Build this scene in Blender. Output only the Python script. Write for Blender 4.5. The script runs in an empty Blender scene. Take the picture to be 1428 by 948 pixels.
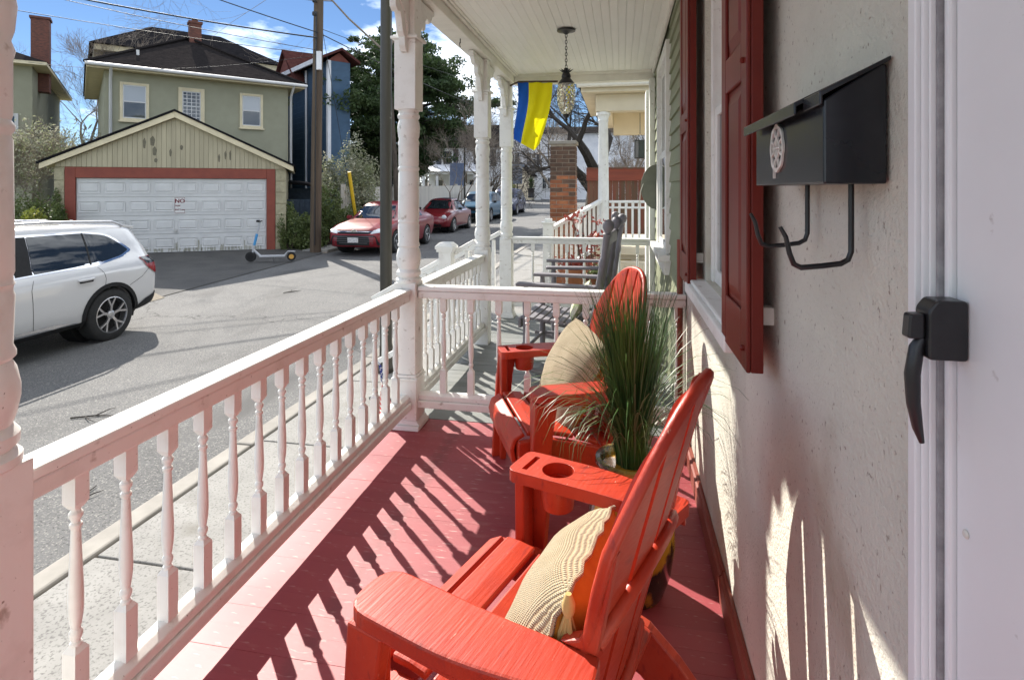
import bpy, bmesh, math, random
import numpy as np
from mathutils import Vector, Matrix, Euler
from mathutils.bvhtree import BVHTree

scene = bpy.context.scene
COL = scene.collection
R = math.radians
PI = math.pi

# ------------------------------------------------------------------ camera
YAW = math.atan2(152, 800)
cam_data = bpy.data.cameras.new('camera')
cam_data.sensor_width = 36
cam_data.lens = 20.17
cam_data.shift_y = -0.1464
cam_data.clip_start = 0.02
cam_data.clip_end = 2000
cam = bpy.data.objects.new('camera', cam_data)
cam.location = (0, 0, 1.4)
cam.rotation_euler = (R(90), 0, YAW)
COL.objects.link(cam)
scene.camera = cam

# ------------------------------------------------------------------ world and sun
SUN_EL = R(37.0)
SUN_DIR = Vector((-0.70 * math.cos(SUN_EL), 0.714 * math.cos(SUN_EL), math.sin(SUN_EL)))
world = bpy.data.worlds.new('World')
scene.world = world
world.use_nodes = True
nt = world.node_tree
nt.nodes.clear()
out = nt.nodes.new('ShaderNodeOutputWorld')
bg = nt.nodes.new('ShaderNodeBackground')
sky = nt.nodes.new('ShaderNodeTexSky')
sky.sky_type = 'NISHITA'
sky.sun_disc = False
sky.sun_elevation = SUN_EL
sky.sun_rotation = math.atan2(SUN_DIR.x, SUN_DIR.y)
sky.altitude = 0
sky.air_density = 0.8
sky.dust_density = 0.0
sky.ozone_density = 5.0
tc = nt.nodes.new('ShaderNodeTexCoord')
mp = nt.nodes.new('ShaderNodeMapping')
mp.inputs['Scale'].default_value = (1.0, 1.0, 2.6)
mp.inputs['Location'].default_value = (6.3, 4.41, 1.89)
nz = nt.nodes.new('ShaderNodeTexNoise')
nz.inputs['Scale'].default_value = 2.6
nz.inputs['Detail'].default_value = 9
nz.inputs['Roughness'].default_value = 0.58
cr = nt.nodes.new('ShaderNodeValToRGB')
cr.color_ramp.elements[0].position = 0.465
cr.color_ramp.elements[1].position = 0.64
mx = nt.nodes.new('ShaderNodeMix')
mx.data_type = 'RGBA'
mx.inputs[7].default_value = (24.8, 26.0, 27.5, 1)  # bright cloud cover, mostly out of view, added as neutral fill light
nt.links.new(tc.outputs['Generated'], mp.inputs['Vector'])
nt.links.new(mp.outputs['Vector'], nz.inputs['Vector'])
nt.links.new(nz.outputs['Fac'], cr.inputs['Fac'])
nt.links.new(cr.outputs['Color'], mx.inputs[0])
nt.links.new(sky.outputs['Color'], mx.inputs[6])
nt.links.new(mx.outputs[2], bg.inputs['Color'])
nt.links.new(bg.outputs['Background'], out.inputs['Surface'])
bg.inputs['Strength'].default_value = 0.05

sun_data = bpy.data.lights.new('sun', 'SUN')
sun_data.energy = 4.0
sun_data.angle = R(0.5)
sun_data.color = (1.0, 0.94, 0.85)
sun = bpy.data.objects.new('sun', sun_data)
sun.rotation_euler = (-SUN_DIR).to_track_quat('-Z', 'Y').to_euler()
sun.location = (-20, 20, 30)
COL.objects.link(sun)

scene.view_settings.view_transform = 'Standard'
scene.view_settings.look = 'None'
scene.view_settings.gamma = 1
scene.view_settings.use_curve_mapping = False
scene.view_settings.exposure = 1.32
scene.cycles.max_bounces = 7
scene.cycles.diffuse_bounces = 4
scene.cycles.glossy_bounces = 2
scene.cycles.transmission_bounces = 5
scene.cycles.transparent_max_bounces = 12

# ------------------------------------------------------------------ helpers: materials
def M(name, col, rough=0.55, col2=None, scale=6.0, lo=0.35, hi=0.65, bump=0.0, bscale=60.0,
      metal=0.0, spec=0.5, coat=0.0, stretch=(1, 1, 1), vary=0.0, detail=5.0, dist=0.002, trans=0.0, bstretch=None, sheen=0.0):
    m = bpy.data.materials.new(name)
    m.use_nodes = True
    t = m.node_tree
    b = t.nodes['Principled BSDF']
    b.inputs['Roughness'].default_value = rough
    b.inputs['Metallic'].default_value = metal
    b.inputs['Specular IOR Level'].default_value = spec
    b.inputs['Coat Weight'].default_value = coat
    b.inputs['Coat Roughness'].default_value = 0.05
    b.inputs['Sheen Weight'].default_value = sheen
    co = t.nodes.new('ShaderNodeTexCoord')
    oi = t.nodes.new('ShaderNodeObjectInfo')
    mul = t.nodes.new('ShaderNodeMath'); mul.operation = 'MULTIPLY'; mul.inputs[1].default_value = 37.0
    t.links.new(oi.outputs['Random'], mul.inputs[0])
    va = t.nodes.new('ShaderNodeVectorMath'); va.operation = 'ADD'
    t.links.new(co.outputs['Object'], va.inputs[0])
    t.links.new(mul.outputs[0], va.inputs[1])
    vec = va.outputs[0]
    c4 = (*col, 1)
    colsock = None
    if col2 is not None:
        ms = t.nodes.new('ShaderNodeVectorMath'); ms.operation = 'MULTIPLY'; ms.inputs[1].default_value = stretch
        t.links.new(vec, ms.inputs[0])
        n = t.nodes.new('ShaderNodeTexNoise')
        n.inputs['Scale'].default_value = scale
        n.inputs['Detail'].default_value = detail
        n.inputs['Roughness'].default_value = 0.6
        t.links.new(ms.outputs[0], n.inputs['Vector'])
        r = t.nodes.new('ShaderNodeValToRGB')
        r.color_ramp.elements[0].position = lo
        r.color_ramp.elements[1].position = hi
        r.color_ramp.elements[0].color = c4
        r.color_ramp.elements[1].color = (*col2, 1)
        t.links.new(n.outputs['Fac'], r.inputs['Fac'])
        colsock = r.outputs['Color']
    else:
        rg = t.nodes.new('ShaderNodeRGB'); rg.outputs[0].default_value = c4
        colsock = rg.outputs[0]
    if vary > 0:
        hs = t.nodes.new('ShaderNodeHueSaturation')
        mr = t.nodes.new('ShaderNodeMapRange')
        mr.inputs['To Min'].default_value = 1 - vary
        mr.inputs['To Max'].default_value = 1 + vary
        t.links.new(oi.outputs['Random'], mr.inputs['Value'])
        t.links.new(mr.outputs['Result'], hs.inputs['Value'])
        t.links.new(colsock, hs.inputs['Color'])
        colsock = hs.outputs['Color']
    t.links.new(colsock, b.inputs['Base Color'])
    if bump > 0:
        ms2 = t.nodes.new('ShaderNodeVectorMath'); ms2.operation = 'MULTIPLY'; ms2.inputs[1].default_value = bstretch or stretch
        t.links.new(vec, ms2.inputs[0])
        n2 = t.nodes.new('ShaderNodeTexNoise')
        n2.inputs['Scale'].default_value = bscale
        n2.inputs['Detail'].default_value = 4
        t.links.new(ms2.outputs[0], n2.inputs['Vector'])
        bp = t.nodes.new('ShaderNodeBump')
        bp.inputs['Strength'].default_value = bump
        bp.inputs['Distance'].default_value = dist
        t.links.new(n2.outputs['Fac'], bp.inputs['Height'])
        t.links.new(bp.outputs['Normal'], b.inputs['Normal'])
    if trans > 0:
        tr = t.nodes.new('ShaderNodeBsdfTranslucent')
        t.links.new(colsock, tr.inputs['Color'])
        mxs = t.nodes.new('ShaderNodeMixShader'); mxs.inputs[0].default_value = trans
        o = t.nodes['Material Output']
        t.links.new(b.outputs[0], mxs.inputs[1]); t.links.new(tr.outputs[0], mxs.inputs[2])
        t.links.new(mxs.outputs[0], o.inputs['Surface'])
    return m

def ramp_overlay(m, col, scale, lo, hi, stretch=(1, 1, 1), coords='Object', seed=0.0):
    """add stains or speckles of another colour over a material's base colour"""
    t = m.node_tree
    b = t.nodes['Principled BSDF']
    old = b.inputs['Base Color'].links[0].from_socket
    co = t.nodes.new('ShaderNodeTexCoord')
    ms = t.nodes.new('ShaderNodeMapping'); ms.inputs['Scale'].default_value = stretch
    ms.inputs['Location'].default_value = (seed, seed * 2, seed * 3)
    t.links.new(co.outputs[coords], ms.inputs['Vector'])
    n = t.nodes.new('ShaderNodeTexNoise'); n.inputs['Scale'].default_value = scale; n.inputs['Detail'].default_value = 6
    t.links.new(ms.outputs[0], n.inputs['Vector'])
    r = t.nodes.new('ShaderNodeValToRGB')
    r.color_ramp.elements[0].position = lo; r.color_ramp.elements[1].position = hi
    t.links.new(n.outputs['Fac'], r.inputs['Fac'])
    mxn = t.nodes.new('ShaderNodeMix'); mxn.data_type = 'RGBA'
    t.links.new(r.outputs['Color'], mxn.inputs[0])
    t.links.new(old, mxn.inputs[6]); mxn.inputs[7].default_value = (*col, 1)
    t.links.new(mxn.outputs[2], b.inputs['Base Color'])
    return m

def wave_bump(m, scale, direction='Z', strength=0.5, dist=0.01, kind='BANDS', profile='SAW'):
    t = m.node_tree
    b = t.nodes['Principled BSDF']
    co = t.nodes.new('ShaderNodeTexCoord')
    w = t.nodes.new('ShaderNodeTexWave')
    w.wave_type = kind; w.bands_direction = direction; w.wave_profile = profile
    w.inputs['Scale'].default_value = scale
    w.inputs['Distortion'].default_value = 0.15
    t.links.new(co.outputs['Object'], w.inputs['Vector'])
    bp = t.nodes.new('ShaderNodeBump'); bp.inputs['Strength'].default_value = strength; bp.inputs['Distance'].default_value = dist
    t.links.new(w.outputs['Fac'], bp.inputs['Height'])
    if b.inputs['Normal'].links:
        t.links.new(b.inputs['Normal'].links[0].from_socket, bp.inputs['Normal'])
    t.links.new(bp.outputs['Normal'], b.inputs['Normal'])
    return m

def crack_overlay(m, col, scale, width, seed=0.0):
    '''fine irregular cracks over a material's base colour'''
    t = m.node_tree; b = t.nodes['Principled BSDF']
    old = b.inputs['Base Color'].links[0].from_socket
    co = t.nodes.new('ShaderNodeTexCoord')
    n = t.nodes.new('ShaderNodeTexNoise'); n.inputs['Scale'].default_value = 2.2; n.inputs['Detail'].default_value = 6
    t.links.new(co.outputs['Object'], n.inputs['Vector'])
    mul = t.nodes.new('ShaderNodeVectorMath'); mul.operation = 'SCALE'; mul.inputs['Scale'].default_value = 1.1
    t.links.new(n.outputs['Color'], mul.inputs[0])
    ad = t.nodes.new('ShaderNodeVectorMath'); ad.operation = 'ADD'
    t.links.new(co.outputs['Object'], ad.inputs[0]); t.links.new(mul.outputs[0], ad.inputs[1])
    v = t.nodes.new('ShaderNodeTexVoronoi'); v.feature = 'DISTANCE_TO_EDGE'; v.voronoi_dimensions = '2D'; v.inputs['Scale'].default_value = scale
    t.links.new(ad.outputs[0], v.inputs['Vector'])
    r = t.nodes.new('ShaderNodeValToRGB')
    r.color_ramp.elements[0].position = width * .4; r.color_ramp.elements[1].position = width
    r.color_ramp.elements[0].color = (1, 1, 1, 1); r.color_ramp.elements[1].color = (0, 0, 0, 1)
    t.links.new(v.outputs['Distance'], r.inputs['Fac'])
    mxn = t.nodes.new('ShaderNodeMix'); mxn.data_type = 'RGBA'
    t.links.new(r.outputs['Color'], mxn.inputs[0]); t.links.new(old, mxn.inputs[6]); mxn.inputs[7].default_value = (*col, 1)
    t.links.new(mxn.outputs[2], b.inputs['Base Color'])
    return m

def glass_mat(name, tint, rough=0.03, alpha_dark=0.85):
    """window glass: a dark reflective pane with a little see-through"""
    m = bpy.data.materials.new(name); m.use_nodes = True
    t = m.node_tree; b = t.nodes['Principled BSDF']
    b.inputs['Base Color'].default_value = (*tint, 1)
    b.inputs['Roughness'].default_value = rough
    b.inputs['Specular IOR Level'].default_value = 0.8
    co = t.nodes.new('ShaderNodeTexCoord'); n = t.nodes.new('ShaderNodeTexNoise')
    n.inputs['Scale'].default_value = 3.0
    t.links.new(co.outputs['Object'], n.inputs['Vector'])
    bp = t.nodes.new('ShaderNodeBump'); bp.inputs['Strength'].default_value = 0.05; bp.inputs['Distance'].default_value = 0.02
    t.links.new(n.outputs['Fac'], bp.inputs['Height']); t.links.new(bp.outputs['Normal'], b.inputs['Normal'])
    return m

m_white = M('white_paint', (0.82, 0.82, 0.79), 0.45, (0.70, 0.69, 0.65), 9, 0.5, 0.78, bump=0.25, bscale=35, bstretch=(1, 1, .35), dist=0.003)
ramp_overlay(m_white, (0.42, 0.38, 0.33), 22, 0.64, 0.76)
ramp_overlay(m_white, (0.30, 0.27, 0.23), 95, 0.70, 0.75, seed=3.3)
m_trim = M('trim_white', (0.82, 0.80, 0.73), 0.5, (0.70, 0.68, 0.61), 5, 0.45, 0.75, bump=0.2, bscale=40)
m_ceil = M('ceiling_paint', (0.90, 0.90, 0.84), 0.5, (0.86, 0.86, 0.80), 2, bump=0.15, bscale=50, vary=0.025)
m_redfloor = M('red_floor_paint', (0.34, 0.052, 0.062), 0.56, (0.28, 0.040, 0.049), 3, 0.35, 0.7, bump=0.25, bscale=90, stretch=(.25, 1, 1), bstretch=(.2, 1, 1), vary=0.015, spec=0.6)
ramp_overlay(m_redfloor, (0.42, 0.16, 0.15), 14, 0.60, 0.8, (.3, 1, 1))
ramp_overlay(m_redfloor, (0.17, 0.030, 0.034), 5, 0.60, 0.74, (1, 1, 1), 'Object', 5.0)
ramp_overlay(m_redfloor, (0.46, 0.24, 0.22), 55, 0.62, 0.72, (.25, 1, 1), 'Object', 2.0)
m_greyfloor = M('grey_floor_paint', (0.15, 0.16, 0.15), 0.5, (0.20, 0.205, 0.195), 4, bump=0.3, bscale=80, stretch=(.25, 1, 1), vary=0.1)
m_redplastic = M('red_resin', (0.47, 0.036, 0.009), 0.42, (0.36, 0.022, 0.008), 5, 0.4, 0.7, bump=0.5, bscale=55, bstretch=(.18, 2.2, 1.6), dist=0.002)
ramp_overlay(m_redplastic, (0.52, 0.11, 0.060), 3.2, 0.56, 0.84, (1, 1, 1))
ramp_overlay(m_redplastic, (0.30, 0.022, 0.012), 26, 0.60, 0.72, (.4, 2, 1), seed=4.0)
ramp_overlay(m_redplastic, (0.60, 0.28, 0.20), 60, 0.71, 0.77, (.5, 2, 1), seed=9.0)
m_stucco = M('stucco', (0.64, 0.63, 0.545), 0.9, (0.54, 0.53, 0.46), 3.2, 0.35, 0.75, bump=0.9, bscale=130, dist=0.005, bstretch=(1, 1, 1), detail=8)
ramp_overlay(m_stucco, (0.30, 0.26, 0.21), 110, 0.64, 0.72, (1, 1, .8))
ramp_overlay(m_stucco, (0.26, 0.21, 0.16), 40, 0.70, 0.745, (1, 1, .6), seed=1.3)
ramp_overlay(m_stucco, (0.40, 0.33, 0.24), 3.4, 0.60, 0.80, (1, 1, 1), seed=3.1)
m_door = M('door_paint', (0.80, 0.82, 0.83), 0.42, (0.73, 0.75, 0.76), 2.4, 0.35, 0.75, bump=0.12, bscale=30)
ramp_overlay(m_door, (0.40, 0.38, 0.37), 30, 0.70, 0.76)
m_shutter = M('shutter_paint', (0.18, 0.024, 0.016), 0.38, (0.14, 0.018, 0.012), 4, spec=0.25, bump=0.15, bscale=50, bstretch=(1, 1, .1))
m_black = M('black_metal', (0.012, 0.012, 0.014), 0.32, (0.024, 0.024, 0.027), 12, 0.5, 0.8, bump=0.1, bscale=60)
m_mailbox = M('mailbox_enamel', (0.010, 0.012, 0.016), 0.25, (0.020, 0.022, 0.028), 6, 0.45, 0.8, bump=0.06, bscale=25)
m_pewter = M('pewter', (0.78, 0.76, 0.70), 0.45, (0.60, 0.58, 0.53), 30, metal=0.0)
m_concrete = M('concrete', (0.275, 0.268, 0.252), 0.9, (0.215, 0.209, 0.196), 4, 0.35, 0.7, bump=0.35, bscale=140, vary=0.05, dist=0.003)
ramp_overlay(m_concrete, (0.13, 0.126, 0.118), 70, 0.53, 0.66)
ramp_overlay(m_concrete, (0.17, 0.16, 0.14), 2.2, 0.56, 0.72, seed=6.0)
m_kerb = M('kerb_concrete', (0.30, 0.28, 0.25), 0.9, (0.24, 0.225, 0.20), 5, bump=0.35, bscale=100, vary=0.05)
m_asphalt = M('asphalt', (0.112, 0.111, 0.110), 0.88, (0.146, 0.145, 0.143), 0.9, 0.35, 0.7, bump=0.9, bscale=120, dist=0.010, spec=0.35)
ramp_overlay(m_asphalt, (0.28, 0.27, 0.25), 75, 0.55, 0.66)
ramp_overlay(m_asphalt, (0.045, 0.045, 0.046), 60, 0.57, 0.68, seed=7.7)
ramp_overlay(m_asphalt, (0.090, 0.088, 0.086), 0.7, 0.58, 0.72, (1.6, .6, 1), seed=2.2)
crack_overlay(m_asphalt, (0.055, 0.054, 0.052), 0.13, 0.0022)
m_drive = M('driveway_asphalt', (0.055, 0.054, 0.053), 0.9, (0.085, 0.082, 0.078), 1.3, bump=0.8, bscale=70, dist=0.01)
ramp_overlay(m_drive, (0.15, 0.14, 0.13), 60, 0.60, 0.70)
m_ground = M('soil', (0.085, 0.070, 0.045), 0.95, (0.075, 0.09, 0.035), 1.2, bump=0.8, bscale=20, dist=0.03)
m_greenside = M('green_clapboard', (0.27, 0.29, 0.185), 0.55, (0.22, 0.24, 0.15), 4, bump=0.15, bscale=40, stretch=(1, .2, 1), vary=0.05)
m_brick = M('brick', (0.30, 0.115, 0.050), 0.85, (0.22, 0.075, 0.037), 12, bump=0.5, bscale=60, vary=0.32)
m_mortar = M('mortar', (0.36, 0.31, 0.25), 0.95, (0.26, 0.22, 0.18), 10, bump=0.4, bscale=80)
m_cream = M('cream_paint', (0.74, 0.66, 0.50), 0.6, (0.66, 0.58, 0.43), 2, bump=0.1, bscale=30)
m_olivestucco = M('sage_stucco', (0.35, 0.345, 0.25), 0.9, (0.31, 0.305, 0.22), 1.5, bump=0.4, bscale=40, dist=0.006)
m_beigewall = M('beige_siding', (0.47, 0.42, 0.29), 0.8, (0.40, 0.355, 0.245), 2, stretch=(2, 2, .4), bump=0.2, bscale=20, vary=0.06)
m_blockwall = M('rusticated_block', (0.44, 0.40, 0.27), 0.9, (0.33, 0.30, 0.20), 5, bump=0.9, bscale=14, dist=0.03)
m_creamtrim = M('cream_trim', (0.74, 0.65, 0.44), 0.6, (0.64, 0.56, 0.38), 3, bump=0.1)
m_redtrim = M('red_trim', (0.26, 0.060, 0.035), 0.6, (0.21, 0.045, 0.028), 3, bump=0.15, bscale=25)
m_garagedoor = M('garage_door_paint', (0.66, 0.66, 0.65), 0.5, (0.58, 0.58, 0.57), 2, bump=0.1, bscale=30)
m_shingle = M('roof_shingle', (0.014, 0.013, 0.014), 0.95, (0.042, 0.037, 0.036), 6, 0.3, 0.7, spec=0.0, stretch=(1, 4, 4), bump=0.8, bscale=9, dist=0.04, bstretch=(1, 5, 5))
m_blackroof = M('dark_roof', (0.012, 0.012, 0.014), 0.95, (0.022, 0.021, 0.023), 4, spec=0.0, bump=0.5, bscale=12, dist=0.02)
m_blueshake = M('blue_shake', (0.060, 0.085, 0.125), 0.8, (0.035, 0.055, 0.085), 5, bump=0.6, bscale=9, dist=0.02)
m_blueside = wave_bump(M('blue_clapboard', (0.075, 0.145, 0.24), 0.6, (0.058, 0.115, 0.195), 2), 1.25, 'Z', 1.0, 0.05)
m_redgable = wave_bump(M('red_shingle_gable', (0.26, 0.085, 0.065), 0.8, (0.19, 0.06, 0.05), 4), 1.6, 'Z', 0.8, 0.04)
m_redroof = M('red_brown_roof', (0.11, 0.045, 0.040), 0.9, spec=0.0, col2=(0.08, 0.032, 0.030), scale=5, bump=0.5, bscale=10, dist=0.03)
m_chimney = M('chimney_brick', (0.19, 0.075, 0.052), 0.9, (0.10, 0.048, 0.040), 7, stretch=(1, 1, 3), bump=0.6, bscale=14, dist=0.02)
m_glass = glass_mat('window_glass', (0.020, 0.030, 0.042))
m_glasslight = glass_mat('window_glass_blind', (0.34, 0.37, 0.40), 0.10)
m_carglass = glass_mat('car_glass', (0.012, 0.016, 0.020), 0.02)
m_wood = M('weathered_pole', (0.135, 0.098, 0.065), 0.9, (0.075, 0.052, 0.036), 8, stretch=(1, 1, .06), bump=0.8, bscale=40, bstretch=(1, 1, .05), dist=0.01)
m_pole = M('dark_green_pole', (0.030, 0.028, 0.022), 0.45, (0.050, 0.045, 0.034), 4, stretch=(1, 1, .2), bump=0.2, bscale=30)
ramp_overlay(m_pole, (0.35, 0.33, 0.28), 6, 0.72, 0.76, (1, 1, .5))
m_wire = M('wire', (0.020, 0.020, 0.022), 0.6)
m_bark = M('bark', (0.125, 0.100, 0.078), 0.95, (0.070, 0.055, 0.043), 10, stretch=(1, 1, .3), bump=0.8, bscale=25, dist=0.02)
m_darkbark = M('dark_bark', (0.060, 0.050, 0.042), 0.95, (0.033, 0.028, 0.024), 9, stretch=(1, 1, .3), bump=0.8, bscale=20, dist=0.03)
m_twig = M('twigs', (0.30, 0.25, 0.20), 0.9, (0.21, 0.17, 0.135), 3)
m_needle = M('needles', (0.030, 0.062, 0.020), 0.6, (0.070, 0.110, 0.032), 0.9, 0.35, 0.65, trans=0.2)
m_leaf = M('shrub_leaves', (0.075, 0.115, 0.030), 0.5, (0.17, 0.21, 0.070), 2.5, trans=0.3)
m_leafy = M('yellow_green_leaves', (0.16, 0.20, 0.030), 0.5, (0.26, 0.26, 0.050), 3, trans=0.35)
m_blossom = M('pale_blossom', (0.46, 0.45, 0.34), 0.7, (0.24, 0.27, 0.13), 2.0, 0.4, 0.6, trans=0.3)
m_redleaf = M('red_leaves', (0.36, 0.055, 0.040), 0.55, (0.24, 0.07, 0.05), 6, trans=0.3)
m_fence = M('grey_white_fence', (0.64, 0.60, 0.53), 0.7, (0.55, 0.51, 0.45), 3, stretch=(1, 1, .2), bump=0.2, bscale=30, vary=0.05)
m_redfence = M('stained_fence', (0.17, 0.050, 0.030), 0.8, (0.115, 0.075, 0.045), 3, 0.4, 0.6, stretch=(3, 3, .35), bump=0.4, bscale=30, vary=0.16)
m_greyrock = M('grey_lavender_paint', (0.205, 0.195, 0.215), 0.55, (0.165, 0.155, 0.175), 5, bump=0.15, bscale=40)
m_whitehouse = M('white_house_wall', (0.82, 0.82, 0.84), 0.8, (0.66, 0.67, 0.71), 1.0, bump=0.2, bscale=20)
m_farshutter = M('far_shutter', (0.045, 0.050, 0.060), 0.7)

# ------------------------------------------------------------------ helpers: geometry
WM = {}
I4 = Matrix.Identity(4)

class MB:
    """collects simple solids and links them as ONE mesh object"""
    def __init__(s):
        s.v = []; s.f = []; s.mi = []; s.m = 0
    def add(s, vs, fs):
        o = len(s.v)
        s.v += [tuple(v) for v in vs]
        s.f += [[i + o for i in f] for f in fs]
        s.mi += [s.m] * len(fs)
        return s
    def box(s, x0, x1, y0, y1, z0, z1):
        return s.add([(x0, y0, z0), (x1, y0, z0), (x1, y1, z0), (x0, y1, z0), (x0, y0, z1), (x1, y0, z1), (x1, y1, z1), (x0, y1, z1)],
                     [(0, 3, 2, 1), (4, 5, 6, 7), (0, 1, 5, 4), (1, 2, 6, 5), (2, 3, 7, 6), (3, 0, 4, 7)])
    def prism(s, poly, axis, a, b):
        n = len(poly)
        def mk(p, q):
            return {'x': (q, p[0], p[1]), 'y': (p[0], q, p[1]), 'z': (p[0], p[1], q)}[axis]
        vs = [mk(p, a) for p in poly] + [mk(p, b) for p in poly]
        fs = [list(range(n))[::-1], list(range(n, 2 * n))] + [(i, (i + 1) % n, n + (i + 1) % n, n + i) for i in range(n)]
        return s.add(vs, fs)
    def beam(s, p, q, w, h, up=(0, 0, 1)):
        p = Vector(p); q = Vector(q); d = (q - p).normalized()
        side = d.cross(Vector(up)).normalized(); u = side.cross(d).normalized()
        vs = []
        for c in (p, q):
            for a, b in ((-1, -1), (1, -1), (1, 1), (-1, 1)):
                vs.append(c + side * (a * w / 2) + u * (b * h / 2))
        return s.add(vs, [(0, 1, 2, 3), (7, 6, 5, 4), (0, 4, 5, 1), (1, 5, 6, 2), (2, 6, 7, 3), (3, 7, 4, 0)])
    def tube(s, pts, rad, n=8, caps=True):
        pts = [Vector(p) for p in pts]
        if not hasattr(rad, '__len__'): rad = [rad] * len(pts)
        vs = []; fs = []
        prev = None
        for i, p in enumerate(pts):
            if i == 0: d = pts[1] - p
            elif i == len(pts) - 1: d = p - pts[i - 1]
            else: d = pts[i + 1] - pts[i - 1]
            if d.length < 1e-9: d = Vector((0, 0, 1))
            d.normalize()
            if prev is None:
                ref = Vector((0, 0, 1)) if abs(d.z) < 0.9 else Vector((1, 0, 0))
                a = d.cross(ref).normalized()
            else:
                a = (prev - d * prev.dot(d))
                a = a.normalized() if a.length > 1e-6 else d.orthogonal().normalized()
            prev = a
            b = d.cross(a)
            for k in range(n):
                t = 2 * PI * k / n
                vs.append(p + (a * math.cos(t) + b * math.sin(t)) * rad[i])
        for i in range(len(pts) - 1):
            for k in range(n):
                fs.append((i * n + k, i * n + (k + 1) % n, (i + 1) * n + (k + 1) % n, (i + 1) * n + k))
        if caps:
            fs.append(tuple(range(n))[::-1]); fs.append(tuple(range((len(pts) - 1) * n, len(pts) * n)))
        return s.add(vs, fs)
    def lathe(s, prof, n=16, c=(0, 0, 0), axis='z', caps=True):
        vs = []; fs = []
        for r, z in prof:
            for k in range(n):
                t = 2 * PI * k / n
                a, b = r * math.cos(t), r * math.sin(t)
                if axis == 'z': vs.append((c[0] + a, c[1] + b, c[2] + z))
                elif axis == 'y': vs.append((c[0] + a, c[1] + z, c[2] + b))
                else: vs.append((c[0] + z, c[1] + a, c[2] + b))
        for i in range(len(prof) - 1):
            for k in range(n):
                fs.append((i * n + k, i * n + (k + 1) % n, (i + 1) * n + (k + 1) % n, (i + 1) * n + k))
        if caps: fs.append(tuple(range(n))[::-1]); fs.append(tuple(range((len(prof) - 1) * n, len(prof) * n)))
        return s.add(vs, fs)
    def mesh(s, name, mats, smooth=None, recalc=True):
        me = bpy.data.meshes.new(name)
        me.from_pydata(s.v, [], s.f)
        if not isinstance(mats, (list, tuple)): mats = [mats]
        for m in mats: me.materials.append(m)
        if len(mats) > 1: me.polygons.foreach_set('material_index', s.mi)
        if recalc:
            bm = bmesh.new(); bm.from_mesh(me)
            bmesh.ops.recalc_face_normals(bm, faces=bm.faces)
            bm.to_mesh(me); bm.free()
        if smooth is not None:
            me.polygons.foreach_set('use_smooth', [True] * len(me.polygons))
            me.set_sharp_from_angle(angle=R(smooth))
        return me
    def build(s, name, mats, parent=None, loc=(0, 0, 0), rot=(0, 0, 0), smooth=None, bevel=0, world=False, seg=2):
        o = link(name, s.mesh(name, mats, smooth), parent, loc, rot, world)
        if bevel:
            b = o.modifiers.new('bevel', 'BEVEL'); b.width = bevel; b.segments = seg; b.limit_method = 'ANGLE'; b.angle_limit = R(35)
        return o

def link(name, data, parent=None, loc=(0, 0, 0), rot=(0, 0, 0), world=False, scale=(1, 1, 1)):
    o = bpy.data.objects.new(name, data)
    COL.objects.link(o)
    o.location = loc; o.rotation_euler = rot; o.scale = scale
    L = Matrix.LocRotScale(Vector(loc), Euler(rot), Vector(scale))
    if parent is not None:
        o.parent = parent
        if world:
            o.matrix_parent_inverse = WM[parent.as_pointer()].inverted()
            WM[o.as_pointer()] = L
        else:
            WM[o.as_pointer()] = WM[parent.as_pointer()] @ L
    else:
        WM[o.as_pointer()] = L
    return o

def tag(o, label, cat, group=None):
    o['label'] = label; o['category'] = cat
    if group: o['group'] = group
    return o

def thing(name, label, cat, loc=(0, 0, 0), rotz=0, group=None):
    return tag(link(name, None, None, loc, (0, 0, rotz)), label, cat, group)

def struct(o):
    o['kind'] = 'structure'; return o

def copy_tree(o, parent=None, loc=None, rotz=None, label=None):
    c = o.copy(); COL.objects.link(c); c.parent = parent
    if loc is not None: c.location = loc
    if rotz is not None: c.rotation_euler = (0, 0, rotz)
    if label: c['label'] = label
    for ch in list(o.children):
        copy_tree(ch, c)
    return c

def boolean_cut(o, cutters):
    """cut solids away from a mesh object and keep the result as plain geometry"""
    for c in cutters:
        b = o.modifiers.new('cut', 'BOOLEAN'); b.operation = 'DIFFERENCE'; b.object = c; b.solver = 'EXACT'
    dg = bpy.context.evaluated_depsgraph_get()
    me = bpy.data.meshes.new_from_object(o.evaluated_get(dg))
    o.modifiers.clear()
    o.data = me
    for c in cutters:
        bpy.data.objects.remove(c)

def rounded_poly(pts, r, seg=4):
    out_ = []
    n = len(pts)
    for i in range(n):
        p = Vector(pts[i]); a = Vector(pts[i - 1]); b = Vector(pts[(i + 1) % n])
        ri = r[i] if hasattr(r, '__len__') else r
        if ri <= 0: out_.append(tuple(p)); continue
        da = (a - p).normalized(); db = (b - p).normalized()
        s0 = p + da * ri; s1 = p + db * ri
        for k in range(seg + 1):
            t = k / seg
            q = s0 * (1 - t) ** 2 + p * 2 * t * (1 - t) + s1 * t ** 2
            out_.append(tuple(q))
    return out_

def np_mesh(name, verts, faces4, mat, mi=None):
    """fast mesh from numpy arrays of quads"""
    me = bpy.data.meshes.new(name)
    n = len(verts); k = len(faces4); w = faces4.shape[1]
    me.vertices.add(n); me.vertices.foreach_set('co', verts.astype(np.float32).ravel())
    me.loops.add(k * w); me.loops.foreach_set('vertex_index', faces4.astype(np.int32).ravel())
    me.polygons.add(k)
    me.polygons.foreach_set('loop_start', np.arange(0, k * w, w, dtype=np.int32))
    me.materials.append(mat)
    me.update(calc_edges=True)
    return me

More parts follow.
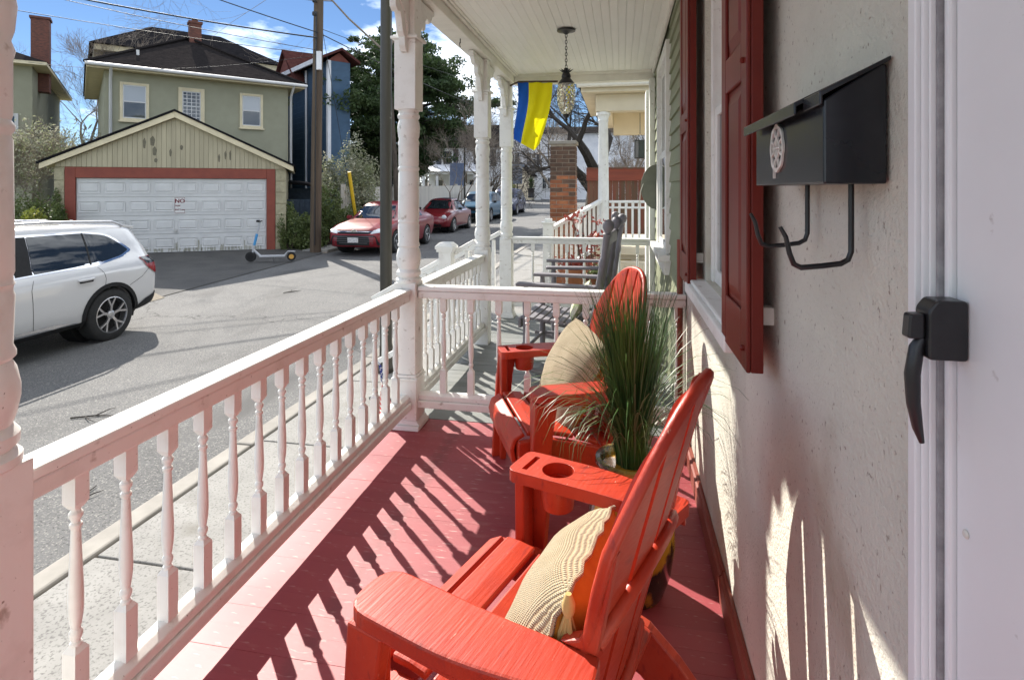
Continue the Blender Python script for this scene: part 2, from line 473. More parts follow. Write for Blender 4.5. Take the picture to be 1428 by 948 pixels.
def leaf_cloud(name, centers, length, width, mat, seed, updir=0.0):
    rs = np.random.RandomState(seed)
    n = len(centers)
    a = rs.normal(size=(n, 3)); a[:, 2] += updir
    a /= np.linalg.norm(a, axis=1)[:, None]
    b = rs.normal(size=(n, 3)); b -= a * (a * b).sum(1)[:, None]; b /= np.linalg.norm(b, axis=1)[:, None]
    sc = rs.uniform(0.6, 1.35, (n, 1))
    v = np.stack([centers - a * length * sc * .5, centers + b * width * sc * .5, centers + a * length * sc * .5, centers - b * width * sc * .5], 1).reshape(-1, 3)
    return np_mesh(name, v, np.arange(4 * n).reshape(n, 4), mat)

def gz(y):
    """height of the street at distance y along it"""
    return float(np.interp(y, [-30, 7, 16, 24, 34, 64, 90], [-0.80, -0.75, -0.50, -0.46, -0.33, 0.33, 0.4]))

def strip(name, x0, x1, y0, y1, dz, mat, dy=2.0, thick=None):
    """a sheet (or slab) that follows the street's height"""
    ys = list(np.arange(y0, y1, dy)) + [y1]
    mb = MB(); vs = []; fs = []
    for y in ys:
        vs += [(x0, y, gz(y) + dz), (x1, y, gz(y) + dz)]
    for i in range(len(ys) - 1):
        fs.append((2 * i, 2 * i + 1, 2 * i + 3, 2 * i + 2))
    n = len(vs)
    if thick:
        vs += [(x, y, z - thick) for x, y, z in vs]
        k = len(ys) - 1
        for i in range(k):
            fs.append((2 * i, n + 2 * i, n + 2 * i + 2, 2 * i + 2)[::-1]); fs.append((2 * i + 1, n + 2 * i + 1, n + 2 * i + 3, 2 * i + 3))
        fs.append((0, 1, n + 1, n)); fs.append((2 * k, 2 * k + 1, n + 2 * k + 1, n + 2 * k))
    mb.add(vs, fs)
    return mb

# ------------------------------------------------------------------ ground, street, pavement
gy = [-60, -30, 0, 7, 10, 13, 16, 20, 24, 29, 34, 44, 54, 64, 90, 200, 600]
gx = [-400, -60, -30, -16, -10.2, -9.4, -8.75, -5, -1.2, 6, 30, 400]
vs = []; fs = []
for j, y in enumerate(gy):
    for i, x in enumerate(gx):
        vs.append((x, y, gz(y) - 0.06 ))
for j in range(len(gy) - 1):
    for i in range(len(gx) - 1):
        a = j * len(gx) + i
        fs.append((a, a + 1, a + 1 + len(gx), a + len(gx)))
struct(MB().add(vs, fs).build('ground', m_ground))
struct(strip('road', -8.75, -3.08, -30, 66, 0, m_asphalt).build('road', m_asphalt))
far_road = MB().add([(-8.75, 47, gz(47) + .004), (14, 47, gz(47) + .004), (14, 62, gz(62) + .004), (-20, 62, gz(62) + .004), (-20, 54, gz(54) + .004), (-8.75, 52, gz(52) + .004)], [(0, 1, 2, 3, 4, 5)])
struct(far_road.build('road', m_asphalt))

pav = struct(strip('pavement', -2.915, -1.36, -12, 47, 0.06, m_concrete, thick=0.1).build('pavement', m_mortar))
i = 0
y = -6.35
while y < 40:
    mb = strip('slab', -2.905, -1.37, y + .006, y + 1.505, 0.095, m_concrete, dy=1.6, thick=0.06)
    mb.build('slab', m_concrete, pav, bevel=0.006)
    y += 1.515
kerb = struct(strip('kerb', -3.075, -2.93, -12, 47, 0.05, m_kerb, thick=0.2).build('kerb', m_mortar))
y = -8.0
while y < 42:
    strip('kerb_stone', -3.08, -2.925, y + .006, y + 2.42, 0.105, m_kerb, dy=2.6, thick=0.25).build('kerb_stone', m_kerb, kerb, bevel=0.015)
    y += 2.43
# fallen twigs lying on the road
for k, (x, y, a, sc) in enumerate(((-4.9, 4.6, .4, 1), (-3.7, 3.4, 2.0, .6), (-6.5, 10.5, 1.1, .9))):
    mb = MB(); c, s_ = math.cos(a), math.sin(a)
    def pt(u, v, h=.012): return (x + (u * c - v * s_) * sc, y + (u * s_ + v * c) * sc, gz(y) + h)
    mb.tube([pt(-.2, 0), pt(0, .02), pt(.22, -.03)], [.008, .007, .003], 5)
    mb.tube([pt(0, .02), pt(.08, .12, .03), pt(.10, .2)], [.006, .004, .002], 5)
    mb.tube([pt(-.08, .01), pt(.0, -.1, .02), pt(.08, -.16)], [.006, .004, .002], 5)
    tag(mb.build('fallen_twig', m_darkbark), ['small dark fallen twig on the road between car shadow and railing', 'tiny fallen twig on the asphalt near the kerb', 'fallen twig on the far side of the road near the driveway'][k], 'twig', 'twigs on the road')

# driveway apron and verge across the street
GA = math.atan2(2.52, 4.16)
drv = MB().add([(-8.75, 9.2, gz(9.2) + .012), (-8.75, 15.9, gz(15.9) + .012), (-10.2, 16.3, -.42), (-15.6, 13.1, -.42), (-14.5, 10.8, -.50), (-10.4, 9.3, gz(9.3) + .05)], [(0, 1, 2, 3, 4, 5)])
struct(drv.build('driveway', m_drive))
struct(MB().add([(-8.9, 8.2, gz(8.2) + .03), (-8.62, 8.2, gz(8.2) + .008), (-8.62, 9.6, gz(9.6) + .008), (-9.2, 9.9, gz(9.9) + .05), (-10.2, 9.2, gz(9) + .06)], [(0, 1, 2, 3, 4)]).build('verge', M('gravel_verge', (0.26, 0.22, 0.165), 0.95, (0.15, 0.13, 0.10), 30, bump=0.9, bscale=60, dist=0.02)))
kf = struct(strip('kerb_far', -8.86, -8.70, 15.9, 46, 0.03, m_kerb, thick=0.2).build('kerb', m_mortar))
y = 15.95
while y < 44:
    strip('kerb_stone', -8.865, -8.695, y + .01, y + 2.4, 0.10, m_kerb, dy=2.6, thick=0.25).build('kerb_stone', m_kerb, kf, bevel=0.015)
    y += 2.42
struct(strip('pavement_far', -9.55, -8.87, 16.0, 44, 0.07, m_concrete, thick=.08).build('pavement', m_concrete))

# ------------------------------------------------------------------ the porch: floor, ceiling, columns, railings
XW = 0.35          # wall plane of the row of houses
XR = -1.245        # centre line of the railings and columns
YD = 3.25          # divider between the two porches
YE = 6.23          # far end of the neighbour's porch

rng = random.Random(5)
pf = struct(MB().box(-1.32, XW - .002, -1.6, 3.355, -.14, -.032).build('porch_floor', m_redtrim))
pl = MB().box(-1.345, XW - .004, 0, .0849, -.03, 0).mesh('plank', m_redfloor)
y = -1.6
while y < 3.33:
    o = link('plank', pl, pf, (0, y, rng.uniform(-.0006, .0006)))
    if y + .0835 > 3.355: o.scale = (1, (3.355 - y) / .0835, 1)
    y += .0855
nf = struct(MB().box(-1.32, XW - .002, 3.362, 6.42, -.14, -.032).build('porch_floor', m_greyfloor))
pl2 = MB().box(-1.345, XW - .004, 0, .0835, -.03, 0).mesh('plank', m_greyfloor)
y = 3.362
while y < 6.4:
    link('plank', pl2, nf, (0, y, rng.uniform(-.0012, .0012)))
    y += .0855
fb = thing('porch_foundation', 'white board skirt under the edge of the porch floor', 'porch skirt', (-1.3, 2.4, -.75))
for k in range(11):
    MB().box(-1.312, -1.285, -1.6 + k * .73, -.874 + k * .73, -.78, -.145).build('skirt_board', m_white, fb, world=True, bevel=.004)
MB().box(-1.335, -1.314, -1.6, 6.42, -.145, -.035).build('fascia', m_white, fb, world=True, bevel=.004)

# ceiling of beadboard
ce = thing('porch_ceiling', 'cream beadboard porch ceiling with painted beam and mouldings', 'ceiling', (-.4, 2.4, 2.68))
bd = MB().prism([(0, 0), (.004, -.004), (.055, -.004), (.059, 0), (.059, .018), (0, .018)], 'y', -2.0, 6.28).mesh('beadboard', m_ceil)
x = -1.15
while x < XW - .02:
    link('beadboard', bd, ce, (x - (-.4), -2.4, 0.006 + rng.uniform(-.0008, .0008)))
    x += .0595
mb = MB().box(-1.33, -1.17, -2.0, 6.40, 2.585, 2.76)
mb.build('beam', m_trim, ce, world=True, bevel=.005)
MB().box(-1.168, -1.14, -2.0, 6.285, 2.655, 2.70).box(-1.139, -1.118, -2.0, 6.287, 2.668, 2.70).build('crown_moulding', m_trim, ce, world=True, bevel=.006)
MB().box(-1.345, -1.332, -2.0, 6.41, 2.60, 2.64).build('moulding', m_trim, ce, world=True, bevel=.004)
MB().box(-1.168, XW - .005, 6.29, 6.40, 2.575, 2.76).build('end_beam', m_trim, ce, world=True, bevel=.005)
MB().box(-1.11, XW - .03, 6.262, 6.288, 2.655, 2.70).build('end_moulding', m_trim, ce, world=True, bevel=.006)
MB().box(XW - .03, XW - .003, -2.0, 6.26, 2.63, 2.70).build('wall_moulding', m_trim, ce, world=True, bevel=.008)
MB().box(-1.44, XW + .3, -2.2, 6.55, 2.765, 2.80).build('roof_deck', m_trim, ce, world=True)
MB().prism([(-1.44, 2.805), (.6, 2.805), (.6, 3.35), (-1.44, 2.86)], 'y', -2.2, 6.55).build('porch_roof', m_blackroof, ce, world=True)
hk = MB().tube([(-1.24, 4.35, 2.585), (-1.24, 4.35, 2.55)], .004, 6).tube([(-1.24, 4.35 + .018 * math.cos(t), 2.54 + .018 * math.sin(t)) for t in np.linspace(1.2, 5.2, 8)], .0035, 6)
hk.build('screw_hook', m_black, ce, world=True)

# turned column
SH = [(.070, .85), (.076, .856), (.076, .872), (.062, .885), (.071, .895), (.072, .915), (.060, .932), (.066, .95), (.0725, .985), (.0725, 1.01), (.066, 1.045), (.058, 1.06),
      (.0655, 1.068), (.0655, 1.078), (.0605, 1.09), (.0635, 1.19), (.0605, 1.197), (.0605, 1.205), (.0635, 1.212), (.0605, 1.22), (.0605, 1.228), (.063, 1.236), (.0625, 1.30),
      (.0605, 1.50), (.058, 1.505), (.058, 1.512), (.0635, 1.52), (.0635, 1.53), (.0575, 1.54), (.060, 1.552), (.060, 1.66), (.064, 1.68), (.057, 1.70), (.0625, 1.72), (.067, 1.77),
      (.0625, 1.80), (.056, 1.815), (.066, 1.83), (.066, 1.842), (.058, 1.852), (.062, 1.872)]
BR = [(0, 2.58), (.36, 2.58), (.36, 2.55), (.325, 2.54), (.30, 2.50), (.255, 2.475), (.225, 2.50), (.19, 2.475), (.185, 2.42), (.15, 2.40), (.12, 2.415), (.105, 2.38), (.085, 2.31), (.055, 2.285), (.05, 2.235), (.03, 2.205), (0, 2.20)]
def column(loc, label, sides, ptop=.855, base=True):
    c = thing('porch_column', label, 'column', loc, 0, 'turned porch columns')
    mb = MB()
    if base:
        mb.box(-.094, .094, -.094, .094, 0.001, .028)
        mb.prism([(-.094, .0285), (.094, .0285), (.077, .055), (-.077, .055)], 'y', -.077, .077)
        mb.box(-.075, .075, -.075, .075, .0555, .285)
        mb.box(-.080, .080, -.080, .080, .2855, .300)
        mb.box(-.073, .073, -.073, .073, .3005, .318)
    mb.box(-.066, .066, -.066, .066, .3185 if base else 0, ptop)
    mb.build('pedestal', m_white, c, bevel=.004)
    MB().lathe(SH, 28).build('shaft', m_white, c, smooth=35)
    mb = MB().box(-.066, .066, -.066, .066, 1.873, 2.285)
    mb.box(-.084, .084, -.084, .084, 2.2855, 2.302).box(-.072, .072, -.072, .072, 2.3025, 2.312).box(-.058, .058, -.058, .058, 2.3125, 2.584)
    mb.build('post_head', m_white, c, bevel=.004)
    for s_ in sides:
        p = [(s_ * (.059 + a), b) for a, b in BR]
        MB().prism(p, 'x', -.02, .02).build('bracket', m_white, c, bevel=.004)
    for s_ in sides:
        MB().prism([(s_ * (.06 + a), b) for a, b in [(.0, 2.57), (.30, 2.57), (.19, 2.53), (.13, 2.46), (.06, 2.42), (.03, 2.33), (0, 2.28)]], 'x', -.028, .028).build('bracket_rib', m_white, c, bevel=.004)
    return c
column((XR, .905, 0), 'large turned white column at the left edge, nearest the viewer', (-1, 1))
column((XR, YD, 0), 'white turned column at the corner where the two railings meet', (-1, 1))
column((XR, 5.11, 0), 'white turned column between the neighbour railing and the stair opening', (-1, 1), base=False)
column((XR, YE, 0), 'white turned column beside the hanging flag at the far porch end', (-1,), base=True)

# turned baluster, origin at its foot
def baluster_mesh(h, w=.018, name='baluster', mat=None):
    b = .135 * h / .54; t = h - .078 * h / .54
    mb = MB()
    mb.box(-w, w, -w, w, 0, b - .008)
    mb.add([(-w, -w, b - .0079), (w, -w, b - .0079), (w, w, b - .0079), (-w, w, b - .0079), (-w * .5, -w * .5, b + .006), (w * .5, -w * .5, b + .006), (w * .5, w * .5, b + .006), (-w * .5, w * .5, b + .006)],
           [(0, 1, 5, 4), (1, 2, 6, 5), (2, 3, 7, 6), (3, 0, 4, 7), (4, 5, 6, 7)])
    L = t - b
    prof = [(.55, 0), (.72, .012), (.72, .03), (.5, .045), (.66, .06), (.8, .085), (.8, .105), (.55, .13), (.62, .145), (.84, .23), (.9, .30), (.88, .40), (.72, .62), (.58, .80), (.55, .835), (.74, .85), (.74, .872), (.5, .885), (.55, .90), (.82, .925), (.82, .95), (.55, .97), (.6, 1.0)]
    mb.lathe([(r * w * .98, b + z * L) for r, z in prof], 14)
    mb.add([(-w, -w, t + .008), (w, -w, t + .008), (w, w, t + .008), (-w, w, t + .008), (-w * .55, -w * .55, t - .006), (w * .55, -w * .55, t - .006), (w * .55, w * .55, t - .006), (-w * .55, w * .55, t - .006)],
           [(0, 1, 5, 4), (1, 2, 6, 5), (2, 3, 7, 6), (3, 0, 4, 7), (7, 6, 5, 4)])
    mb.box(-w, w, -w, w, t + .008, h)
    return mb.mesh(name, mat or m_white, smooth=35)
BAL = baluster_mesh(.54)

def railing(label, p0, p1, ys, top=.82, axis='y', name='porch_railing', joints=()):
    """a railing between two posts; ys = baluster positions along it"""
    c = thing(name, label, 'railing', (p0[0], p0[1], 0), 0, 'porch railings')
    L = (p1[1] - p0[1]) if axis == 'y' else (p1[0] - p0[0])
    def bar(nm, w0, w1, z0, z1, pieces=()):
        cuts = [0] + list(pieces) + [L]
        for a, b in zip(cuts[:-1], cuts[1:]):
            a2 = a + (.0015 if a else 0); b2 = b - (.0015 if b < L else 0)
            mb = MB()
            if axis == 'y': mb.box(w0, w1, a2, b2, z0, z1)
            else: mb.box(a2, b2, w0, w1, z0, z1)
            mb.build(nm, m_white, c, bevel=.006)
    d = top - .82
    def prof(nm, poly):
        mb = MB()
        if axis == 'y': mb.prism(poly, 'y', 0, L)
        else: mb.prism([(a, b) for a, b in poly], 'x', 0, L)
        mb.build(nm, m_white, c, bevel=.004)
    bar('top_rail', -.043, .043, .792 + d, .82 + d, joints)
    bar('sub_rail', -.034, .034, .747 + d, .790 + d)
    prof('bottom_rail', [(-.034, .166), (.034, .166), (.034, .192), (.012, .208), (-.012, .208), (-.034, .192)])
    bar('bottom_board', -.048, .048, .122, .165)
    for yy in ys:
        l = (0, yy, .2065 + (0 if d == 0 else 0)) if axis == 'y' else (yy, 0, .2065)
        link('baluster', BAL, c, l, scale=(1, 1, (.747 + d - .2075) / .54))
    return c
railing('long white railing with turned balusters beside the sidewalk', (XR, .975), (XR, YD - .07), [1.121 - .975 + .1375 * k for k in range(15)])
railing('white divider railing behind the red chairs', (XR + .07, YD), (XW - .004, YD), [-1.028 + 1.175 + .1668 * k for k in range(9)], top=.835, axis='x')
railing('white railing of the neighbouring porch beside the grey deck', (XR, YD + .07), (XR, 5.11 - .07), [.09 + .128 * k for k in range(13)], joints=(.62, 1.2))
railing('far white cross railing behind the grey rocking chairs', (XR + .07, YE), (XW - .004, YE), [-.951 + 1.175 + .187 * k for k in range(8)], top=.885, axis='x')
railing('white railing continuing behind the viewer from the nearest column', (XR, -1.55), (XR, .835), [.1 + .1375 * k for k in range(17)])

# neighbour's porch steps with newel and sloping stair rail
st = thing('porch_steps', 'grey wooden steps down from the neighbouring porch opening', 'steps', (-1.5, 5.7, -.6))
for k in range(4):
    MB().box(-1.36 - .26 * (k + 1), -1.345 - .26 * k, 5.2, 6.14, -.03 - .15 * (k + 1), -.15 * (k + 1)).build('tread', m_greyfloor, st, world=True, bevel=.004)
    MB().box(-1.36 - .26 * k - .02, -1.346 - .26 * k - .015, 5.21, 6.13, -.15 * (k + 1) + .001, -.032 - .15 * k).build('riser', m_white, st, world=True)
def stair_rail(y, label, top0=(-1.19 - .12, .93), run=1.0, drop=.56):
    c = thing('stair_rail', label, 'railing', (-1.5, y, 0), 0, 'stair rails of the neighbouring porch')
    MB().beam((top0[0], y, top0[1]), (top0[0] - run, y, top0[1] - drop), .07, .045).build('hand_rail', m_white, c, world=True, bevel=.006)
    MB().beam((top0[0], y, top0[1] - .62), (top0[0] - run, y, top0[1] - drop - .62), .05, .05).build('lower_rail', m_white, c, world=True, bevel=.005)
    for k in range(7):
        x = top0[0] - .08 - k * .135
        f = (top0[0] - x) / run
        z0 = top0[1] - .60 - drop * f
        MB().box(x - .018, x + .018, y - .018, y + .018, z0, z0 + .56).build('baluster', m_white, c, world=True, bevel=.003)
    return c
stair_rail(5.10, 'near sloping white stair rail at the neighbouring porch opening')
stair_rail(6.22, 'far sloping white stair rail at the neighbouring porch opening')
nw = thing('newel_post', 'square white newel post with a moulded cap behind the corner railing', 'post', (-1.56, 5.02, -.7))
MB().box(-.058, .058, -.058, .058, 0.05, 1.54).build('post', m_white, nw, bevel=.004)
MB().box(-.075, .075, -.075, .075, 1.541, 1.565).box(-.085, .085, -.085, .085, 1.5655, 1.59).add([(-.085, -.085, 1.5905), (.085, -.085, 1.5905), (.085, .085, 1.5905), (-.085, .085, 1.5905), (-.05, -.05, 1.625), (.05, -.05, 1.625), (.05, .05, 1.625), (-.05, .05, 1.625)], [(0, 1, 5, 4), (1, 2, 6, 5), (2, 3, 7, 6), (3, 0, 4, 7), (4, 5, 6, 7), (3, 2, 1, 0)]).build('cap', m_white, nw, bevel=.003)

# ------------------------------------------------------------------ the stucco house front
hs = thing('stucco_house', 'pale stucco house front with red shutters and a white storm door', 'house', (XW, 1.8, 0))
# wall built round the window opening (y 1.72..2.53, z 1.02..2.45) and the door (y < .70)
WY0, WY1, WZ0, WZ1 = 1.735, 2.525, 1.02, 2.42
mb = MB()
def wq(y0, y1, z0, z1): mb.box(XW, XW + .25, y0, y1, z0, z1)
wq(.725, WY0, -.1, 6.4); wq(WY1, 3.38, -.1, 6.4)
mb.build('wall', m_stucco, hs, world=True)
MB().box(XW + .0005, XW + .25, WY0, WY1, -.1, WZ0 - .001).build('wall', m_stucco, hs, world=True)
MB().box(XW + .0005, XW + .25, WY0, WY1, WZ1, 6.4).build('wall', m_stucco, hs, world=True)
MB().box(XW + .001, XW + .25, -1.9, .724, 2.35, 6.4).box(XW + .001, XW + .25, -1.9, -.55, -.1, 2.35).build('wall', m_stucco, hs, world=True)
wn = MB().box(XW + .02, XW + .11, WY0 + .001, WY0 + .05, WZ0, WZ1).box(XW + .02, XW + .11, WY1 - .05, WY1 - .001, WZ0, WZ1).box(XW + .021, XW + .109, WY0 + .0505, WY1 - .0505, WZ1 - .06, WZ1 - .001).build('window', m_white, hs, world=True, bevel=.004)
MB().box(XW - .075, XW + .10, WY0 - .09, WY1 + .09, WZ0 - .065, WZ0 - .020).box(XW - .06, XW + .10, WY0 - .07, WY1 + .07, WZ0 - .0195, WZ0 - .003).build('sill', m_white, wn, world=True, bevel=.006)
for z0, z1, dx in ((WZ0, 1.735, .03), (1.705, WZ1 - .061, .062)):
    a, b = WY0 + .0505, WY1 - .0505
    MB().box(XW + dx, XW + dx + .03, a, a + .045, z0, z1).box(XW + dx, XW + dx + .03, b - .045, b, z0, z1).box(XW + dx + .0005, XW + dx + .0295, a + .0455, b - .0455, z0, z0 + .055).box(XW + dx + .0005, XW + dx + .0295, a + .0455, b - .0455, z1 - .035, z1).build('sash', m_white, wn, world=True, bevel=.003)
    MB().box(XW + dx + .012, XW + dx + .018, a + .044, b - .044, z0 + .05, z1 - .03).build('pane', m_glass, wn, world=True)
MB().box(XW + .16, XW + .17, WY0, WY1, WZ0, WZ1).build('curtain', M('curtain', (.45, .44, .40), .9, (.36, .35, .32), 12, stretch=(1, 6, .2)), wn, world=True)

def shutter(y0, y1, lab):
    x0, x1 = XW - .067, XW - .034
    z0, z1 = .985, 2.46
    s_ = MB().box(x0 + .006, x1, y0, y1, z0, z1).build('shutter', m_shutter, hs, world=True, bevel=.003)
    s_['label'] = lab
    w = .062
    fr = MB().box(x0 - .004, x0 + .0055, y0, y0 + w, z0, z1).box(x0 - .004, x0 + .0055, y1 - w, y1, z0, z1)
    for a, b in ((z0, z0 + .13), (1.66, 1.75), (z1 - .11, z1)):
        fr.box(x0 - .0038, x0 + .0055, y0 + w + .0005, y1 - w - .0005, a, b)
    fr.build('stiles_and_rails', m_shutter, s_, world=True, bevel=.003)
    for a, b in ((z0 + .13, 1.66), (1.75, z1 - .11)):
        pr = MB()
        ya, yb = y0 + w + .012, y1 - w - .012
        pr.add([(x0 + .0055, ya, a + .012), (x0 + .0055, yb, a + .012), (x0 + .0055, yb, b - .012), (x0 + .0055, ya, b - .012),
                (x0 - .002, ya + .028, a + .04), (x0 - .002, yb - .028, a + .04), (x0 - .002, yb - .028, b - .04), (x0 - .002, ya + .028, b - .04)],
               [(0, 1, 5, 4), (1, 2, 6, 5), (2, 3, 7, 6), (3, 0, 4, 7), (4, 5, 6, 7)])
        pr.build('raised_panel', m_shutter, s_, world=True)
    for z in (z0 + .05, 1.70, z1 - .05):
        MB().lathe([(.007, 0), (.007, .006), (.004, .009)], 8, (0, 0, 0), 'x').build('screw', m_shutter, s_, (x0 - .004, y0 + .03, z), (0, 0, PI), world=True)
    MB().box(x1, XW, y0 + .05, y0 + .085, z0 + .10, z0 + .14).box(x1, XW, y0 + .05, y0 + .085, z1 - .2, z1 - .16).build('bracket', m_trim, s_, world=True)
shutter(1.375, 1.705, 'dark red panelled shutter next to the mailbox')
shutter(2.545, 2.875, 'dark red panelled shutter on the far side of the window')
# baseboard
for a, b in ((.73, 2.05), (2.055, 3.15)):
    MB().prism([(XW - .022, .003), (XW - .001, .003), (XW - .001, .105), (XW - .010, .105), (XW - .014, .09), (XW - .022, .085)], 'y', a, b).build('baseboard', m_redtrim, hs, world=True)
# door casing and storm door
cs = MB()
for x0, a, b in ((XW - .030, .7085, .725), (XW - .025, .7025, .708), (XW - .020, .6985, .702)):
    cs.box(x0, XW + .06, a, b, -.02, 2.349)
cs.build('door_casing', m_door, hs, world=True, bevel=.003)
MB().box(XW - .014, XW + .06, .6925, .698, -.02, 2.349).build('weather_strip', M('weather_strip', (.34, .34, .35), .7, (.22, .22, .23), 40), hs, world=True)
sd = MB().box(XW - .004, XW + .035, -.545, .680, 0.0, 2.345).build('storm_door', m_door, hs, world=True, bevel=.003)
MB().box(XW - .010, XW + .030, .6815, .692, 0.0, 2.345).build('door_edge', m_door, sd, world=True, bevel=.003)
for z in (.4, 1.05, 1.7, 2.2):
    MB().lathe([(.0045, 0), (.0045, .0012), (.003, .0025)], 10, (0, 0, 0), 'x').build('screw', m_pewter, sd, (XW - .0045, .66, z), (0, 0, PI), world=True)
hd = MB().prism(rounded_poly([(XW - .041, 1.226), (XW - .005, 1.226), (XW - .005, 1.287), (XW - .033, 1.287), (XW - .041, 1.276)], .004), 'y', .655, .684)
hd.build('handle', m_black, sd, world=True, bevel=.002)
MB().prism(rounded_poly([(XW - .058, 1.246), (XW - .042, 1.246), (XW - .042, 1.272), (XW - .056, 1.271)], .003), 'y', .660, .676).build('push_button', m_black, sd, world=True, bevel=.002)
lv = MB().tube([(XW - .042, .667, 1.246), (XW - .047, .667, 1.236), (XW - .051, .667, 1.208), (XW - .050, .667, 1.178), (XW - .046, .667, 1.152), (XW - .042, .667, 1.137)], [.005, .007, .0075, .0066, .005, .0025], 10)
lv.build('lever', m_black, sd, world=True, smooth=60)
# downspout and corner trim between the two houses
dp = thing('corner_trim', 'narrow weathered downspout and white corner board past the far shutter', 'downspout', (XW, 3.3, 0))
MB().box(XW - .02, XW - .001, 3.285, 3.38, .0, 2.62).build('corner_board', m_white, dp, world=True, bevel=.003)
MB().tube([(XW - .035, 3.24, .05), (XW - .035, 3.24, 1.13)], .016, 8).build('pipe', m_redtrim, dp, world=True, smooth=50)

# neighbour: green clapboard house
gh = thing('green_house', 'green clapboard house front beyond the divider with a white window', 'house', (XW, 5.5, 0))
MB().box(XW + .02, XW + .25, 3.382, 7.5, -.7, 6.4).build('wall', m_greenside, gh, world=True)
N0, N1, NZ0, NZ1 = 4.42, 5.30, .93, 2.5
z = .0
cl = {}
def clap(y0, y1, z):
    MB().prism([(XW + .018, z), (XW - .006, z), (XW + .010, z + .118), (XW + .018, z + .118)], 'y', y0, y1).build('clapboard', m_greenside, gh, world=True)
while z < 2.62:
    if z + .118 > NZ0 - .1 and z < NZ1 + .1:
        clap(3.384, N0 - .10, z); clap(N1 + .10, 7.5, z)
    else:
        clap(3.384, 7.5, z)
    z += .112
wn = MB().box(XW - .03, XW + .02, N0 - .10, N0, NZ0, NZ1).box(XW - .03, XW + .02, N1, N1 + .10, NZ0, NZ1).box(XW - .03, XW + .02, N0 + .0005, N1 - .0005, NZ1 - .09, NZ1).build('window', m_white, gh, world=True, bevel=.004)
MB().box(XW - .085, XW + .02, N0 - .15, N1 + .15, NZ0 - .05, NZ0 - .001).box(XW - .045, XW + .018, N0 - .11, N1 + .11, NZ0 - .15, NZ0 - .051).build('sill', m_white, wn, world=True, bevel=.005)
for z0, z1, dx in ((NZ0, 1.70, -.012), (1.67, NZ1 - .091, .004)):
    MB().box(XW + dx, XW + dx + .014, N0 + .001, N0 + .05, z0, z1).box(XW + dx, XW + dx + .014, N1 - .05, N1 - .001, z0, z1).box(XW + dx, XW + dx + .0135, N0 + .0505, N1 - .0505, z0, z0 + .06).box(XW + dx, XW + dx + .0135, N0 + .0505, N1 - .0505, z1 - .04, z1).build('sash', m_white, wn, world=True, bevel=.003)
    MB().box(XW + dx + .004, XW + dx + .008, N0 + .045, N1 - .045, z0 + .05, z1 - .03).build('pane', m_glass, wn, world=True)
MB().box(XW - .05, XW - .002, 7.2, 7.5, -.02, 2.62).box(XW - .055, XW - .001, 6.17, 6.33, 0, 2.573).build('pilaster', m_white, gh, world=True, bevel=.005)
dn = thing('wall_dish', 'grey-green half-round dish fixture on the green clapboard wall', 'wall fixture', (XW, 5.75, 1.43))
prof = []
vs = []; fs = []
for i_ in range(9):
    t = PI * i_ / 8
    for j_ in range(7):
        p = PI / 2 * j_ / 6
        vs.append((-.135 * math.cos(p) * math.sin(t), .11 * math.sin(p), -.22 * math.cos(t)))
for i_ in range(8):
    for j_ in range(6):
        a = i_ * 7 + j_
        fs.append((a, a + 1, a + 8, a + 7))
MB().add(vs, fs).build('bowl', M('sage_metal', (.19, .20, .16), .5, (.14, .15, .12), 6), dn, (-.012, 0, 0), smooth=60)
MB().prism([(-.147 * math.sin(PI * k / 10) - .013, -.22 * math.cos(PI * k / 10)) for k in range(11)], 'y', -.012, 0).build('face', bpy.data.materials['sage_metal'], dn, bevel=.004)
MB().box(-.012, 0, -.02, .11, -.23, .23).build('back_plate', m_greenside, dn, bevel=.003)
MB().tube([(-.13, -.005, .05), (-.165, -.02, -.05), (-.175, -.02, -.2)], .005, 6).build('arm', m_trim, dn)

# ------------------------------------------------------------------ mailbox on the stucco wall
mx_ = thing('mailbox', 'black wall mailbox with a pewter medallion and two newspaper hooks', 'mailbox', (XW, 1.035, 1.408))
fx = -.082   # front face, relative to the wall
MB().prism([(fx, 0), (-.004, 0), (-.004, .158), (-.012, .160), (fx, .114)], 'y', -.198, .195).build('box', m_mailbox, mx_, bevel=.003)
ld = MB()
for y0, y1, e in ((-.135, .215, -.020), (-.207, -.1352, -.008)):
    ld.prism([(-.003, .168), (fx + e, .1145 + e * .35 + .012), (fx + e, .1145 + e * .35 - .006), (fx + e + .004, .1145 + e * .35 - .006), (fx + e + .004, .1145 + e * .35 + .006), (-.003, .162)], 'y', y0, y1)
ld.build('lid', m_mailbox, mx_, bevel=.0015)
def ring_x(mb, r0, r1, x0, x1, cy, cz, n=32, scal=0.0, lobes=8):
    vs = []; fs = []
    for k in range(n):
        t = 2 * PI * k / n
        q = 1 + scal * abs(math.cos(lobes / 2 * t))
        for r in (r0, r1 * q):
            for x in (x0, x1):
                vs.append((x, cy + r * math.cos(t), cz + r * math.sin(t)))
    for k in range(n):
        a = 4 * k; b = 4 * ((k + 1) % n)
        fs += [(a, a + 2, b + 2, b), (a + 1, b + 1, b + 3, a + 3), (a, b, b + 1, a + 1), (a + 2, a + 3, b + 3, b + 2)]
    mb.add(vs, fs)
md = MB()
ring_x(md, .0345, .0385, fx - .004, fx - .0005, 0, 0, 40, .10, 8)
for k in range(8):
    t = 2 * PI * k / 8 + PI / 8
    p = Vector((fx - .0025, .021 * math.cos(t), .021 * math.sin(t))); q = Vector((fx - .0025, .037 * math.cos(t), .037 * math.sin(t)))
    md.beam(p, q, .0036, .0036, (1, 0, 0))
